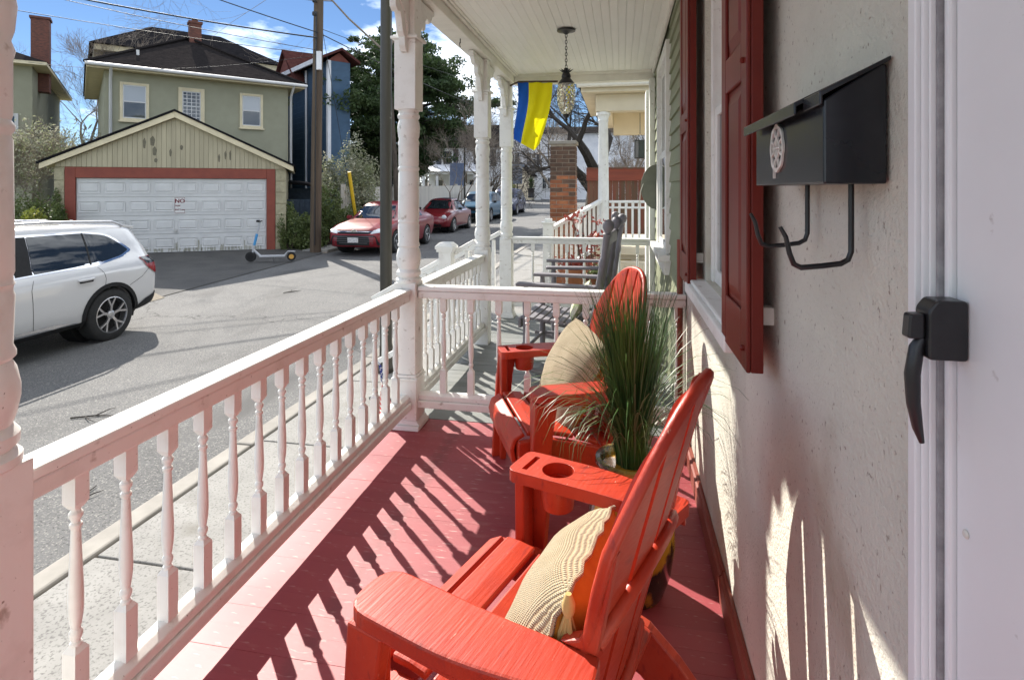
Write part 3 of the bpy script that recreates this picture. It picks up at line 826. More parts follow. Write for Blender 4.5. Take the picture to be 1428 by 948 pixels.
for k in range(4):
    t = PI / 2 * k
    md.beam((fx - .0026, 0, 0), (fx - .0026, .022 * math.cos(t), .022 * math.sin(t)), .0028, .0036, (1, 0, 0))
    md.beam((fx - .0024, .021 * math.cos(t), .021 * math.sin(t)), (fx - .0024, .021 * math.cos(t + PI / 2), .021 * math.sin(t + PI / 2)), .0028, .0034, (1, 0, 0))
md.build('medallion', m_pewter, mx_, (0, .028, .064))
MB().beam((fx - .002, .050, .030), (fx - .002, .050, .012), .002, .003, (1, 0, 0)).beam((fx - .002, .052, .030), (fx - .002, .041, .032), .002, .003, (1, 0, 0)).beam((fx - .002, .042, .031), (fx - .002, .044, .012), .002, .003, (1, 0, 0)).build('latch_mark', m_pewter, mx_)
for yy, dz in ((-.12, 0.0), (.08, .012)):
    pts = [(-.020, yy, .004), (-.020, yy, -.06), (-.020, yy, -.098 + dz), (-.024, yy, -.110 + dz), (-.034, yy, -.116 + dz), (-.060, yy, -.120 + dz), (-.088, yy, -.123 + dz), (-.098, yy, -.118 + dz), (-.104, yy, -.102 + dz), (-.109, yy, -.078 + dz), (-.117, yy, -.063 + dz)]
    mb = MB()
    mb.tube(pts, [.0042] * 8 + [.004, .0036, .003], 8)
    mb.build('newspaper_hook', m_black, mx_, smooth=60)

# ------------------------------------------------------------------ pineapple lantern
lt = thing('hanging_lantern', 'pineapple-shaped black porch lantern hanging from a chain', 'lantern', (-.43, 4.58, 2.0))
MB().lathe([(.0, .674), (.075, .672), (.072, .664), (.03, .655), (.012, .640), (0, .638)], 24).build('ceiling_plate', m_black, lt, smooth=40)
ch = MB()
for k in range(11):
    z = .64 - .0245 * k
    a = (k % 2) * PI / 2
    ch.tube([(.008 * math.cos(t) * math.cos(a), .008 * math.cos(t) * math.sin(a), z - .012 + .016 * math.sin(t)) for t in np.linspace(0, 2 * PI, 9)], .0028, 5, False)
ch.build('chain', m_black, lt)
cp = MB().lathe([(.0, .372), (.016, .370), (.022, .345), (.026, .335), (.035, .318), (.038, .300), (.034, .290), (.052, .268), (.064, .250), (.066, .244), (.0, .243)], 20)
for k in range(8):
    t = 2 * PI * k / 8
    c_, s_ = math.cos(t), math.sin(t)
    cp.add([(.018 * c_ - .012 * s_, .018 * s_ + .012 * c_, .345), (.018 * c_ + .012 * s_, .018 * s_ - .012 * c_, .345), (.058 * c_, .058 * s_, .362), (.03 * c_, .03 * s_, .336)], [(0, 1, 2), (0, 2, 3), (1, 3, 2), (0, 3, 1)])
cp.build('crown', m_black, lt, smooth=40)
gm = bpy.data.materials.new('lantern_glass'); gm.use_nodes = True
t_ = gm.node_tree; b_ = t_.nodes['Principled BSDF']
b_.inputs['Base Color'].default_value = (.92, .90, .80, 1); b_.inputs['Roughness'].default_value = .08
b_.inputs['Transmission Weight'].default_value = .96; b_.inputs['IOR'].default_value = 1.25
gl = MB(); vs = []; fs = []
nn, mm = 24, 15
GP = [(.063, .242), (.069, .21), (.072, .17), (.071, .13), (.066, .09), (.055, .05), (.040, .018), (.026, .0)]
zz = np.linspace(0, len(GP) - 1, mm)
for j_ in range(mm):
    r = np.interp(zz[j_], range(len(GP)), [g[0] for g in GP]); z = np.interp(zz[j_], range(len(GP)), [g[1] for g in GP])
    for k in range(nn):
        t = 2 * PI * (k + .5 * (j_ % 2)) / nn
        rr = r + (.003 if (j_ + k) % 2 else -.001)
        vs.append((rr * math.cos(t), rr * math.sin(t), z))
for j_ in range(mm - 1):
    for k in range(nn):
        a = j_ * nn + k; b = j_ * nn + (k + 1) % nn
        fs += [(a, b, a + nn), (b, b + nn, a + nn)]
gl.add(vs, fs).build('glass', gm, lt)
MB().lathe([(.027, .002), (.030, -.004), (.022, -.018), (.010, -.030), (.013, -.040), (.005, -.055), (.0, -.06)], 16).build('finial', m_black, lt, smooth=40)
for k in range(3):
    t = 2 * PI * k / 3
    MB().lathe([(.008, .05), (.008, .11), (.010, .115), (.011, .135), (.006, .155), (.0, .165)], 10).build('candle_bulb', M('bulb', (.55, .5, .4), .3), lt, (.022 * math.cos(t), .022 * math.sin(t), 0), smooth=40)
pc = MB()
for k in range(9):
    z = .015 - .017 * k
    a = (k % 2) * PI / 2
    pc.tube([(.07 + .006 * math.cos(t) * math.cos(a), .006 * math.cos(t) * math.sin(a), z + .011 * math.sin(t)) for t in np.linspace(0, 2 * PI, 8)], .002, 5, False)
pc.tube([(.03, 0, .02), (.07, 0, .025)], .003, 5)
pc.build('loose_chain', m_black, lt)

# ------------------------------------------------------------------ two-colour flag
fl = thing('hanging_flag', 'blue and yellow flag hanging from the far porch beam', 'flag', (-1.10, 6.05, 2.5))
MB().tube([(-.09, .12, .04), (.02, 0, .055), (.45, -.08, .03)], .011, 8).build('flag_pole', m_wood, fl, smooth=50)
m_blue = M('flag_blue', (.010, .11, .52), .7, (.008, .09, .46), 8, trans=.5)
m_yel = M('flag_yellow', (.86, .78, .008), .7, (.82, .73, .006), 8, trans=.5)
def flag_pt(u, v):
    x = .015 + u * (.385 - .10 * v * v) - .035 * v + .012 * math.sin(5 * v) * (1 - u)
    z = .045 - .03 * u - v * (.60 + .14 * min(u, .75) - .25 * max(0, u - .75))
    y = -.02 - .08 * u + .04 * math.sin(u * 9 + 1.2 * v) * (.25 + .75 * v) + .015 * math.sin(u * 19 + v * 5)
    return (x, y, z)
for nm, u0, u1, m_ in (('blue_band', 0, .32, m_blue), ('yellow_band', .32, 1, m_yel)):
    vs = []; fs = []
    A, B = 14, 20
    for i_ in range(A + 1):
        for j_ in range(B + 1):
            vs.append(flag_pt(u0 + (u1 - u0) * i_ / A, j_ / B))
    for i_ in range(A):
        for j_ in range(B):
            a = i_ * (B + 1) + j_
            fs.append((a, a + 1, a + B + 2, a + B + 1))
    MB().add(vs, fs).build(nm, m_, fl, smooth=80)

# ------------------------------------------------------------------ red resin chairs
def arm_outline(cup):
    # x = outward, y = forward
    return rounded_poly([(.252, -.19), (.258, .02), (.250, .305), (.392, .305), (.398, .05), (.350, -.21)], [.01, .05, .03 if cup else .06, .03 if cup else .06, .08, .02], 5)
def make_chair(name, label, group):
    c = thing(name, label, 'chair', (0, 0, 0), 0, group)
    # side frames: front leg with flange, stringer running to the rear foot
    for s_ in (-1, 1):
        leg = MB()
        pts = [(.205, .535), (.300, .535), (.318, .30), (.335, .0), (.275, .0), (.262, .16), (.235, .30), (.225, .42)]
        leg.prism(pts, 'x', s_ * .352, s_ * .386)
        leg.prism([(s_ * .286, .535), (s_ * .351, .535), (s_ * .351, .0), (s_ * .312, .0), (s_ * .290, .30)], 'y', .268, .300)
        leg.build('front_leg', m_redplastic, c, bevel=.006)
        # side stringer that supports the seat and becomes the rear foot
        MB().prism([(.345, .345), (.33, .255), (.12, .215), (-.10, .13), (-.26, .0), (-.36, .0), (-.34, .05), (-.20, .20), (-.12, .262), (.10, .325), (.22, .352)], 'x', s_ * .252, s_ * .284).build('rear_leg', m_redplastic, c, bevel=.005)
    # arms
    for s_ in (-1, 1):
        cup = s_ == 1
        pts = [(s_ * a, b) for a, b in arm_outline(cup)]
        mb = MB().prism(pts, 'z', .537, .572)
        arm = mb.build('arm', m_redplastic, c)
        if cup:
            k1 = MB().lathe([(.047, .50), (.047, .62)], 28, (s_ * .322, .170, 0)).build('cut', m_redplastic)
            k2 = MB().box(s_ * .322 - .045, s_ * .322 + .045, .252, .268, .5, .62).build('cut', m_redplastic)
            boolean_cut(arm, [k1, k2])
        b = arm.modifiers.new('bevel', 'BEVEL'); b.width = .006; b.segments = 2; b.limit_method = 'ANGLE'; b.angle_limit = R(40)
        # lip under the arm's outer edge
        sk = MB().prism([(-.19, .538), (.285, .538), (.285, .505), (.25, .520), (-.10, .515), (-.19, .49)], 'x', s_ * .362, s_ * .378)
        sk.build('arm_lip', m_redplastic, arm, bevel=.003)
        if cup:
            vs = []; prof = [(.0465, .571), (.046, .50), (.043, .470), (.0, .466)]
            MB().lathe([(.0, .462), (.045, .464), (.050, .50), (.051, .536), (.0469, .5365), (.0465, .50), (.043, .472), (.0, .470)], 24, (s_ * .322, .170, 0)).build('cup_holder', m_redplastic, arm, smooth=40)
        # curved web between the arm and the back
        MB().prism([(-.11, .573), (-.185, .573), (-.222, .76), (-.212, .76), (-.178, .64), (-.15, .592)], 'x', s_ * .232, s_ * .262).build('arm_web', m_redplastic, arm, bevel=.006)
    # seat slats following a curved line
    segs = [((.366, .250), (.376, .305), (.362, .350), (.318, .374)), ((.302, .3765), (.255, .377), (.206, .371)), ((.190, .368), (.140, .358), (.092, .345)), ((.076, .340), (.024, .322), (-.022, .304)), ((-.038, .298), (-.09, .279), (-.136, .262))]
    for sg in segs:
        top = [Vector((a, b)) for a, b in sg]
        bot = []
        for i_, p in enumerate(top):
            d = (top[min(i_ + 1, len(top) - 1)] - top[max(i_ - 1, 0)]).normalized()
            bot.append(p + Vector((-d.y, d.x)) * .020)
        # direction points to the rear so the left-hand normal points down
        poly = [tuple(p) for p in top] + [tuple(p) for p in bot[::-1]]
        MB().prism(poly, 'x', -.250, .250).build('seat_slat', m_redplastic, c, bevel=.006)
    MB().prism([(.330, .335), (.347, .335), (.345, .20), (.325, .22)], 'x', -.284, .284).build('front_apron', m_redplastic, c, bevel=.005)
    # fan back: slats in a plane leaning to the rear
    base = Vector((0, -.105, .245)); lean = math.atan2(.205, .765)
    up = Vector((0, -math.sin(lean), math.cos(lean))); nrm = Vector((0, math.cos(lean), math.sin(lean)))
    Hh = .79
    def width(h): return .205 + .055 * min(1, h / .45)
    def top_h(f): return Hh * (1 - .34 * abs(f) ** 2.6)
    def P(x, h, n=0): return Vector((x, 0, 0)) + base + up * h + nrm * (n + .55 * x * x)
    N = 5
    for k in range(N):
        f0 = -1 + 2 * k / N; f1 = -1 + 2 * (k + 1) / N
        g = .034
        rows = 12; vs = []; fs = []
        cols = 4
        for j_ in range(rows + 1):
            for i_ in range(cols + 1):
                f = (f0 + g) + (f1 - f0 - 2 * g) * i_ / cols
                h = -.02 + (top_h(f) + .02) * j_ / rows
                bow = .007 * math.cos((i_ / cols - .5) * PI)
                vs.append(P(f * width(h), h, .010 + bow))
        nfront = len(vs)
        for j_ in range(rows + 1):
            for i_ in range(cols + 1):
                f = (f0 + g) + (f1 - f0 - 2 * g) * i_ / cols
                h = -.02 + (top_h(f) + .02) * j_ / rows
                vs.append(P(f * width(h), h, -.008))
        w_ = cols + 1
        for j_ in range(rows):
            for i_ in range(cols):
                a = j_ * w_ + i_
                fs.append((a, a + 1, a + w_ + 1, a + w_)); fs.append((nfront + a, nfront + a + w_, nfront + a + w_ + 1, nfront + a + 1))
            a = j_ * w_
            fs.append((a, a + w_, nfront + a + w_, nfront + a)); a += cols
            fs.append((a, nfront + a, nfront + a + w_, a + w_))
        for i_ in range(cols):
            a = i_; fs.append((a, nfront + a, nfront + a + 1, a + 1))
            a = rows * w_ + i_; fs.append((a, a + 1, nfront + a + 1, nfront + a))
        MB().add(vs, fs).build('back_slat', m_redplastic, c, smooth=40)
    # rim around the fan and ribs behind
    rim = []
    for h in np.linspace(0, top_h(1) * .98, 9): rim.append(P(-width(h) - .004, h, -.004))
    for f in np.linspace(-1, 1, 23): rim.append(P(f * (width(top_h(f)) + .004), top_h(f) + .004, -.004))
    for h in np.linspace(top_h(1) * .98, 0, 9): rim.append(P(width(h) + .004, h, -.004))
    MB().tube(rim, .0125, 8).build('back_rim', m_redplastic, c, smooth=60)
    for h in (.06, .34):
        rows_ = []
        mb = MB()
        pts = [P(f * width(h) * .97, h + .10 * (1 - f * f) * (1 if h > .1 else 0), -.014) for f in np.linspace(-1, 1, 13)]
        mb.tube(pts, .015, 8)
        mb.build('back_brace', m_redplastic, c, smooth=60)
    return c
c1 = make_chair('adirondack_chair', 'red fan-back resin chair nearest the viewer, its back to the wall', 'red chairs on the porch')
c1.location = (-.13, 1.333, 0); c1.rotation_euler = (0, 0, R(70.5))
c2 = copy_tree(c1, None, (-.215, 2.75, 0), R(113.6), 'red fan-back resin chair behind the potted grass, by the divider railing')

# ------------------------------------------------------------------ knitted cushions
def knit(name, col, col2, sc=40):
    m = M(name, col, .95, col2, 14, bump=0.0, sheen=.2)
    t = m.node_tree; b = t.nodes['Principled BSDF']
    co = t.nodes.new('ShaderNodeTexCoord')
    w1 = t.nodes.new('ShaderNodeTexWave'); w1.bands_direction = 'X'; w1.inputs['Scale'].default_value = sc; w1.inputs['Distortion'].default_value = 1.0; w1.inputs['Detail Scale'].default_value = 3
    w2 = t.nodes.new('ShaderNodeTexWave'); w2.bands_direction = 'Z'; w2.inputs['Scale'].default_value = sc * 1.3; w2.inputs['Distortion'].default_value = 1.2
    t.links.new(co.outputs['Object'], w1.inputs['Vector']); t.links.new(co.outputs['Object'], w2.inputs['Vector'])
    ad = t.nodes.new('ShaderNodeMath'); ad.operation = 'MULTIPLY'
    t.links.new(w1.outputs['Fac'], ad.inputs[0]); t.links.new(w2.outputs['Fac'], ad.inputs[1])
    bp = t.nodes.new('ShaderNodeBump'); bp.inputs['Strength'].default_value = .9; bp.inputs['Distance'].default_value = .006
    t.links.new(ad.outputs[0], bp.inputs['Height']); t.links.new(bp.outputs['Normal'], b.inputs['Normal'])
    old = b.inputs['Base Color'].links[0].from_socket
    mxn = t.nodes.new('ShaderNodeMix'); mxn.data_type = 'RGBA'; mxn.blend_type = 'MULTIPLY'
    t.links.new(old, mxn.inputs[6]); mxn.inputs[0].default_value = 1.0
    r = t.nodes.new('ShaderNodeValToRGB'); r.color_ramp.elements[0].color = (.62, .56, .48, 1); r.color_ramp.elements[1].color = (1, 1, 1, 1); r.color_ramp.elements[1].position = .45
    t.links.new(ad.outputs[0], r.inputs['Fac']); t.links.new(r.outputs['Color'], mxn.inputs[7])
    t.links.new(mxn.outputs[2], b.inputs['Base Color'])
    return m
m_knit = knit('beige_knit', (.66, .57, .39), (.58, .49, .32), 55)
m_orange = M('orange_cloth', (.50, .21, .020), .9, (.42, .16, .015), 20, bump=.4, bscale=180)
m_tassel = M('tassel_yarn', (.58, .44, .18), .9, (.48, .33, .11), 30)
def cushion(label, loc, rot, seed, a=.235, az=.235):
    c = thing('cushion', label, 'cushion', loc, 0, 'knitted cushions on the red chairs')
    c.rotation_euler = rot
    WM[c.as_pointer()] = Matrix.LocRotScale(Vector(loc), Euler(rot), None)
    n = 22; rs = random.Random(seed)
    for nm, sgn, m_ in (('knit_front', 1, m_knit), ('orange_back', -1, m_orange)):
        vs = []; fs = []
        for i_ in range(n + 1):
            for j_ in range(n + 1):
                u = -1 + 2 * i_ / n; v = -1 + 2 * j_ / n
                th = max(0, (1 - abs(u) ** 2.4)) ** .55 * max(0, (1 - abs(v) ** 2.4)) ** .55
                cn_ = 1 - .10 * (u * u * v * v); px = u * a * cn_ * (1 - .05 * (1 - v * v) * abs(u)); pz = v * az * cn_ * (1 - .05 * (1 - u * u) * abs(v))
                wob = .004 * math.sin(9 * u + seed) * math.cos(7 * v)
                dy = .004 * math.sin(15 * (u + v)) * (1 if th < .05 else 0)
                vs.append((px, sgn * (.098 * th + wob * (th > .1)) + dy, pz))
        for i_ in range(n):
            for j_ in range(n):
                q = i_ * (n + 1) + j_
                fs.append((q, q + 1, q + n + 2, q + n + 1))
        MB().add(vs, fs).build(nm, m_, c, smooth=80)
    # seam cord
    pts = []
    for e in range(4):
        for k in range(12):
            s = -1 + 2 * k / 12
            u, v = [(s, -1), (1, s), (-s, 1), (-1, -s)][e]
            cn_ = 1 - .10 * (u * u * v * v); px = u * a * cn_ * (1 - .05 * (1 - v * v) * abs(u)); pz = v * az * cn_ * (1 - .05 * (1 - u * u) * abs(v))
            pts.append((px * 1.005, .004 * math.sin(15 * (u + v)), pz * 1.005))
    pts.append(pts[0])
    MB().tube(pts, .0055, 6, False).build('seam', m_knit, c, smooth=60)
    for sx, sz in ((-1, -1), (-1, 1)):
        tb = MB()
        cx_, cz_ = sx * a * .91, sz * az * .91
        hang = Vector((0, 0, -1))
        inv = Euler(rot).to_matrix().inverted()
        down = inv @ Vector((0, 0, -1))
        p0 = Vector((cx_, 0, cz_)) + Vector((sx * .01, 0, sz * .0))
        tb.tube([p0, p0 + down * .018, p0 + down * .034, p0 + down * .042], [.006, .013, .012, .008], 8)
        for k in range(22):
            t = rs.uniform(0, 2 * PI); r = rs.uniform(.1, 1)
            off = inv @ Vector((math.cos(t) * r * .022, math.sin(t) * r * .022, 0))
            q = p0 + down * .040
            tb.tube([q + off * .25, q + down * .035 + off * .8, q + down * rs.uniform(.065, .085) + off * 1.1], [.003, .0032, .002], 4)
        tb.build('tassel', m_tassel, c, smooth=60)
    return c
def place(cw, rz, l):
    co_, si = math.cos(rz), math.sin(rz)
    return (cw[0] + l[0] * co_ - l[1] * si, cw[1] + l[0] * si + l[1] * co_, l[2])
cushion('beige knitted cushion with orange back and tassels on the nearest red chair', place((-.13, 1.333), R(70.5), (-.04, -.008, .45)), (R(25), R(9), R(80.5)), 1, .25, .195)
cushion('beige knitted cushion on the red chair behind the potted grass', place((-.215, 2.75), R(113.6), (.02, .015, .52)), (R(24), R(-6), R(113.6)), 2)

# ------------------------------------------------------------------ potted grass
pt_ = thing('potted_grass', 'tall ornamental grass in a yellow and black glazed pot between the chairs', 'potted plant', (.035, 2.06, 0))
m_pot = M('yellow_glaze', (.50, .26, .020), .25, (.34, .17, .015), 3, 0.35, .6, coat=.4)
ramp_overlay(m_pot, (.016, .013, .010), 7, .56, .60, (1, 1, .6))
m_potrim = M('dark_glaze', (.045, .036, .022), .25, (.42, .27, .06), 8, .45, .55, coat=.4)
MB().lathe([(.0, .0), (.105, .0), (.112, .012), (.135, .08), (.150, .18), (.148, .28), (.128, .37), (.108, .415), (.112, .43), (.120, .44)], 36).build('pot', m_pot, pt_, smooth=50)
MB().lathe([(.119, .438), (.126, .446), (.124, .460), (.108, .462), (.098, .448), (.094, .40), (.0, .40)], 36).build('rim', m_potrim, pt_, smooth=50)
MB().lathe([(.0955, .405), (.09, .416), (.05, .423), (.0, .426)], 24).build('soil', m_ground, pt_, smooth=60)
rs = random.Random(9)
m_peb = M('pebbles', (.55, .50, .40), .6, (.35, .30, .22), 20, vary=.25)
peb = MB().lathe([(.0, -.010), (.008, -.007), (.011, 0), (.008, .006), (.0, .009)], 7).mesh('pebble', m_peb, smooth=60)
for k in range(34):
    r = .085 * math.sqrt(rs.uniform(.25, 1)); t = rs.uniform(0, 2 * PI)
    link('pebble', peb, pt_, (r * math.cos(t), r * math.sin(t), .428), (rs.uniform(-.4, .4), rs.uniform(-.4, .4), rs.uniform(0, 3)), scale=(rs.uniform(.7, 1.4), rs.uniform(.6, 1.2), rs.uniform(.6, 1.2)))
m_grass = M('grass_blade', (.034, .105, .026), .42, (.105, .175, .032), 5, .4, .7, trans=.35)
m_grass2 = M('grass_blade_pale', (.22, .24, .11), .45, (.13, .16, .06), 5, trans=.3)
for nm, m_, cnt, seed, hl, spread in (('blades', m_grass, 900, 3, (.40, .72), .50), ('pale_blades', m_grass2, 170, 4, (.32, .66), .9)):
    rs = random.Random(seed); vs = []; fs = []
    for k in range(cnt):
        t = rs.uniform(0, 2 * PI); r0 = .05 * math.sqrt(rs.random())
        L = rs.uniform(*hl); out_ = abs(rs.gauss(0, .38 * spread)) + .06
        if rs.random() < .40 * spread: out_ = rs.uniform(.8, 2.3); L *= rs.uniform(.8, 1.1)
        w = rs.uniform(.0010, .0034)
        bx, by = r0 * math.cos(t), r0 * math.sin(t)
        t2 = t + rs.gauss(0, .35)
        d = (math.cos(t2), math.sin(t2)); sd_ = (-d[1], d[0])
        n_ = 7; x = 0; z = .42; ang = rs.uniform(0, .12) + .05 * out_
        for i_ in range(n_ + 1):
            f = i_ / n_
            ww = w * (1 - f ** 2.5) + .0002
            px, py = bx + d[0] * x, by + d[1] * x
            vs.append((px - sd_[0] * ww, py - sd_[1] * ww, z)); vs.append((px + sd_[0] * ww, py + sd_[1] * ww, z))
            x += L / n_ * math.sin(ang); z += L / n_ * math.cos(ang)
            ang += out_ * (.15 + .55 * f) * .62
        b0 = len(vs) - 2 * (n_ + 1)
        for i_ in range(n_):
            fs.append((b0 + 2 * i_, b0 + 2 * i_ + 1, b0 + 2 * i_ + 3, b0 + 2 * i_ + 2))
    o = link(nm, np_mesh(nm, np.array(vs), np.array(fs), m_), pt_)
    o['kind'] = 'stuff'

# ------------------------------------------------------------------ grey rocking chairs on the neighbour's porch
def rocker(label, loc, rz):
    c = thing('rocking_chair', label, 'rocking chair', loc, rz, 'grey rocking chairs next door')
    for s_ in (-1, 1):
        x = s_ * .26
        MB().tube([(x, .42 - .84 * k / 10, .045 + .075 * ((k - 5) / 5) ** 2) for k in range(11)], .018, 8).build('rocker', m_greyrock, c, smooth=50)
        b0 = Vector((x, -.20, .06)); b1 = Vector((x, -.36, 1.14)); d = (b1 - b0)
        prof = [(0, .024), (.1, .026), (.36, .026), (.38, .032), (.42, .032), (.44, .022), (.6, .028), (.72, .024), (.74, .031), (.77, .031), (.79, .023), (.93, .026), (.945, .034), (.955, .022), (.965, .024), (.985, .040), (1.01, .043), (1.03, .034), (1.045, .008)]
        MB().tube([b0 + d * f for f, r in prof], [r for f, r in prof], 12).build('back_post', m_greyrock, c, smooth=50)
        MB().tube([(x, .25, .07), (x, .25, .2), (x, .25, .40), (x, .25, .55), (x, .25, .685)], [.02, .026, .022, .026, .018], 10).build('front_post', m_greyrock, c, smooth=50)
        MB().box(x - .045, x + .045, -.27, .32, .686, .710).build('arm', m_greyrock, c, bevel=.008)
        MB().tube([(x, -.20, .22), (x, .25, .22)], .013, 8).build('stretcher', m_greyrock, c, smooth=50)
    for k in range(9):
        y = -.20 + k * .056
        MB().box(-.25, .25, y, y + .046, .405 + .004 * k, .423 + .004 * k).build('seat_slat', m_greyrock, c, bevel=.004)
    MB().box(-.255, .255, .29, .312, .37, .445).build('seat_front', m_greyrock, c, bevel=.004)
    for k in range(6):
        x = -.19 + k * .076
        MB().beam((x, -.228, .46), (x, -.335, 1.02), .044, .014, (0, 1, 0)).build('back_slat', m_greyrock, c, bevel=.003)
    MB().box(-.25, .25, -.366, -.336, 1.0, 1.09).build('top_rail', m_greyrock, c, bevel=.006)
    MB().box(-.25, .25, -.250, -.222, .445, .50).build('lower_rail', m_greyrock, c, bevel=.004)
    MB().tube([(-.26, .25, .22), (.26, .25, .22)], .013, 8).build('stretcher', m_greyrock, c, smooth=50)
    return c
rocker('grey rocking chair just behind the divider railing', (-.42, 4.45, 0), R(84))
rocker('grey rocking chair nearer the far cross railing', (-.38, 5.45, 0), R(97))
m_green = M('green_print', (.30, .36, .18), .9, (.62, .60, .48), 16, .45, .55, bump=.2)
vs = []; fs = []
n = 14
pc_ = thing('small_pillow', 'small green and cream pillow on the grey rocking chair', 'pillow', (-.30, 4.42, .56))
for sgn, nm in ((1, 'front'), (-1, 'back')):
    vs = []; fs = []
    for i_ in range(n + 1):
        for j_ in range(n + 1):
            u = -1 + 2 * i_ / n; v = -1 + 2 * j_ / n
            th = max(0, (1 - abs(u) ** 2.4)) ** .55 * max(0, (1 - abs(v) ** 2.4)) ** .55
            vs.append((sgn * .055 * th + .06 * (v > -2) * v, u * .17, v * .13))
    for i_ in range(n):
        for j_ in range(n):
            q = i_ * (n + 1) + j_
            fs.append((q, q + 1, q + n + 2, q + n + 1))
    MB().add(vs, fs).build(nm, m_green, pc_, smooth=80)

# ------------------------------------------------------------------ small flag and shrub in front of the porch
m_fw = M('flag_white', (.75, .73, .70), .8, trans=.3); m_fr = M('flag_red', (.52, .020, .030), .8, trans=.3); m_fb = M('flag_navy', (.025, .035, .15), .8, trans=.3)
sf = thing('small_flag', 'small stars and stripes flag on a stick beside the sidewalk', 'flag', (-1.66, 3.72, -.65))
MB().tube([(0.02, 0, 0), (.0, .0, .88)], .005, 6).build('stick', m_wood, sf)
def sfp(u, v):  # u along the hoist (0 top), v along the fly, drooping
    x = .006 + v * .10 + .02 * math.sin(v * 7 + u * 2)
    y = .02 * math.sin(v * 9 + 1)
    z = .86 - u * .24 - v * (.28 - .05 * u)
    return (x, y, z)
st_ = MB()
for k in range(13):
    st_.m = k % 2
    for j_ in range(12):
        if k < 7 and j_ < 5: continue
        a, b = k / 13, (k + 1) / 13; c_, d_ = j_ / 12, (j_ + 1) / 12
        st_.add([sfp(a, c_), sfp(b, c_), sfp(b, d_), sfp(a, d_)], [(0, 1, 2, 3)])
st_.build('stripes', [m_fr, m_fw], sf)
cn = MB()
for k in range(7):
    for j_ in range(5):
        a, b = k / 13, (k + 1) / 13; c_, d_ = j_ / 12, (j_ + 1) / 12
        cn.add([sfp(a, c_), sfp(b, c_), sfp(b, d_), sfp(a, d_)], [(0, 1, 2, 3)])
cn.build('canton', m_fb, sf)
stars = MB()
for k in range(6):
    for j_ in range(5):
        for off in (-.0025, .0025):
            p = Vector(sfp((k + .6) / 13, (j_ + .35 + .3 * (k % 2)) / 12)); r = .0065
            star = []
            for q in range(10):
                rr = r if q % 2 == 0 else r * .45; t = PI / 2 + q * PI / 5
                star.append((p.x + rr * math.cos(t), p.y + off, p.z + rr * math.sin(t)))
            stars.add(star, [tuple(range(10))])
stars.build('stars', m_fw, sf)

def bush(name, label, loc, size, n, mat, leaf, seed, group=None, cat='shrub', stems=6, blobs=14, zlo=.15):
    """shrub: a few stems and many small leaves in uneven clumps"""
    rs = np.random.RandomState(seed)
    c = thing(name, label, cat, loc, 0, group)
    sx, sy, sz = size
    cs_ = rs.normal(size=(blobs, 3)); cs_ /= np.linalg.norm(cs_, axis=1)[:, None]
    cs_ *= rs.uniform(.25, .8, (blobs, 1)) ** .7
    cs_[:, 2] = np.abs(cs_[:, 2]) * 1.0 + zlo - .1
    rad = rs.uniform(.22, .42, blobs)
    idx = rs.randint(0, blobs, n)
    d = rs.normal(size=(n, 3)); d /= np.linalg.norm(d, axis=1)[:, None]
    p = cs_[idx] + d * (rad[idx] * rs.uniform(.3, 1.0, n) ** .5)[:, None]
    p = p * np.array([sx, sy, sz]); p[:, 2] = np.maximum(p[:, 2], .02)
    o = link('foliage', leaf_cloud('foliage', p, leaf, leaf * .5, mat, seed + 1), c)
    mb = MB()
    r2 = random.Random(seed)
    for k in range(stems):
        q = cs_[r2.randrange(blobs)] * np.array([sx, sy, sz])
        mb.tube([(q[0] * .15, q[1] * .15, 0), (q[0] * .5, q[1] * .5, q[2] * .55), tuple(q)], [.02 * sz, .013 * sz, .006 * sz], 5)
    mb.build('stems', m_bark, c)
    return c
bush('low_shrub', 'small clipped green shrub beside the small flag', (-1.72, 3.52, -.66), (.16, .16, .34), 1500, m_leaf, .035, 11)

# ------------------------------------------------------------------ the next house along: raised porch, brick pier, fence, planters
np_ = thing('cream_porch', 'cream porch with white column and roof of the next house along', 'porch', (.3, 10.2, -.6))
NF = .50
MB().box(-.42, 2.2, 9.25, 11.9, -.7, NF - .12).build('foundation', m_cream, np_, world=True)
for k in range(3):
    MB().box(-.10 + k * .42, .16 + k * .42, 9.19, 9.249, -.1, .30).build('block', M('yellow_block', (.48, .36, .14), .8, (.40, .29, .11), 5), np_, world=True, bevel=.01)
MB().box(-.50, 2.2, 9.15, 11.95, NF - .119, NF).build('deck', m_cream, np_, world=True, bevel=.01)
MB().lathe([(.115, NF + .001), (.115, NF + .05), (.095, NF + .07), (.088, NF + .10), (.086, 1.4), (.074, 2.50), (.085, 2.52), (.078, 2.54), (.10, 2.60), (.115, 2.605), (.115, 2.655)], 24, (-.28, 9.42, 0)).build('column', m_white, np_, world=True, smooth=40)
MB().box(-.40, 2.2, 9.30, 9.55, 2.657, 2.93).build('front_beam', m_cream, np_, world=True, bevel=.008)
MB().box(-.40, -.15, 9.551, 11.9, 2.657, 2.929).build('side_beam', m_cream, np_, world=True, bevel=.008)
MB().box(-.149, 2.2, 11.6, 11.85, 2.50, 2.93).build('rear_beam', m_cream, np_, world=True, bevel=.008)
MB().box(-.62, 2.3, 9.08, 12.1, 2.932, 3.02).build('soffit', m_cream, np_, world=True, bevel=.006)
MB().prism([(-.66, 3.022), (2.4, 3.022), (2.4, 3.9), (.6, 3.9)], 'y', 9.05, 12.1).build('roof', m_blackroof, np_, world=True)
MB().tube([(-.68, 9.0, 3.05), (2.3, 9.0, 3.05)], .055, 8).build('gutter', m_trim, np_, world=True, smooth=60)
rr_ = thing('cream_porch_railing', 'white railing with square pickets on the cream porch', 'railing', (.2, 9.4, NF))
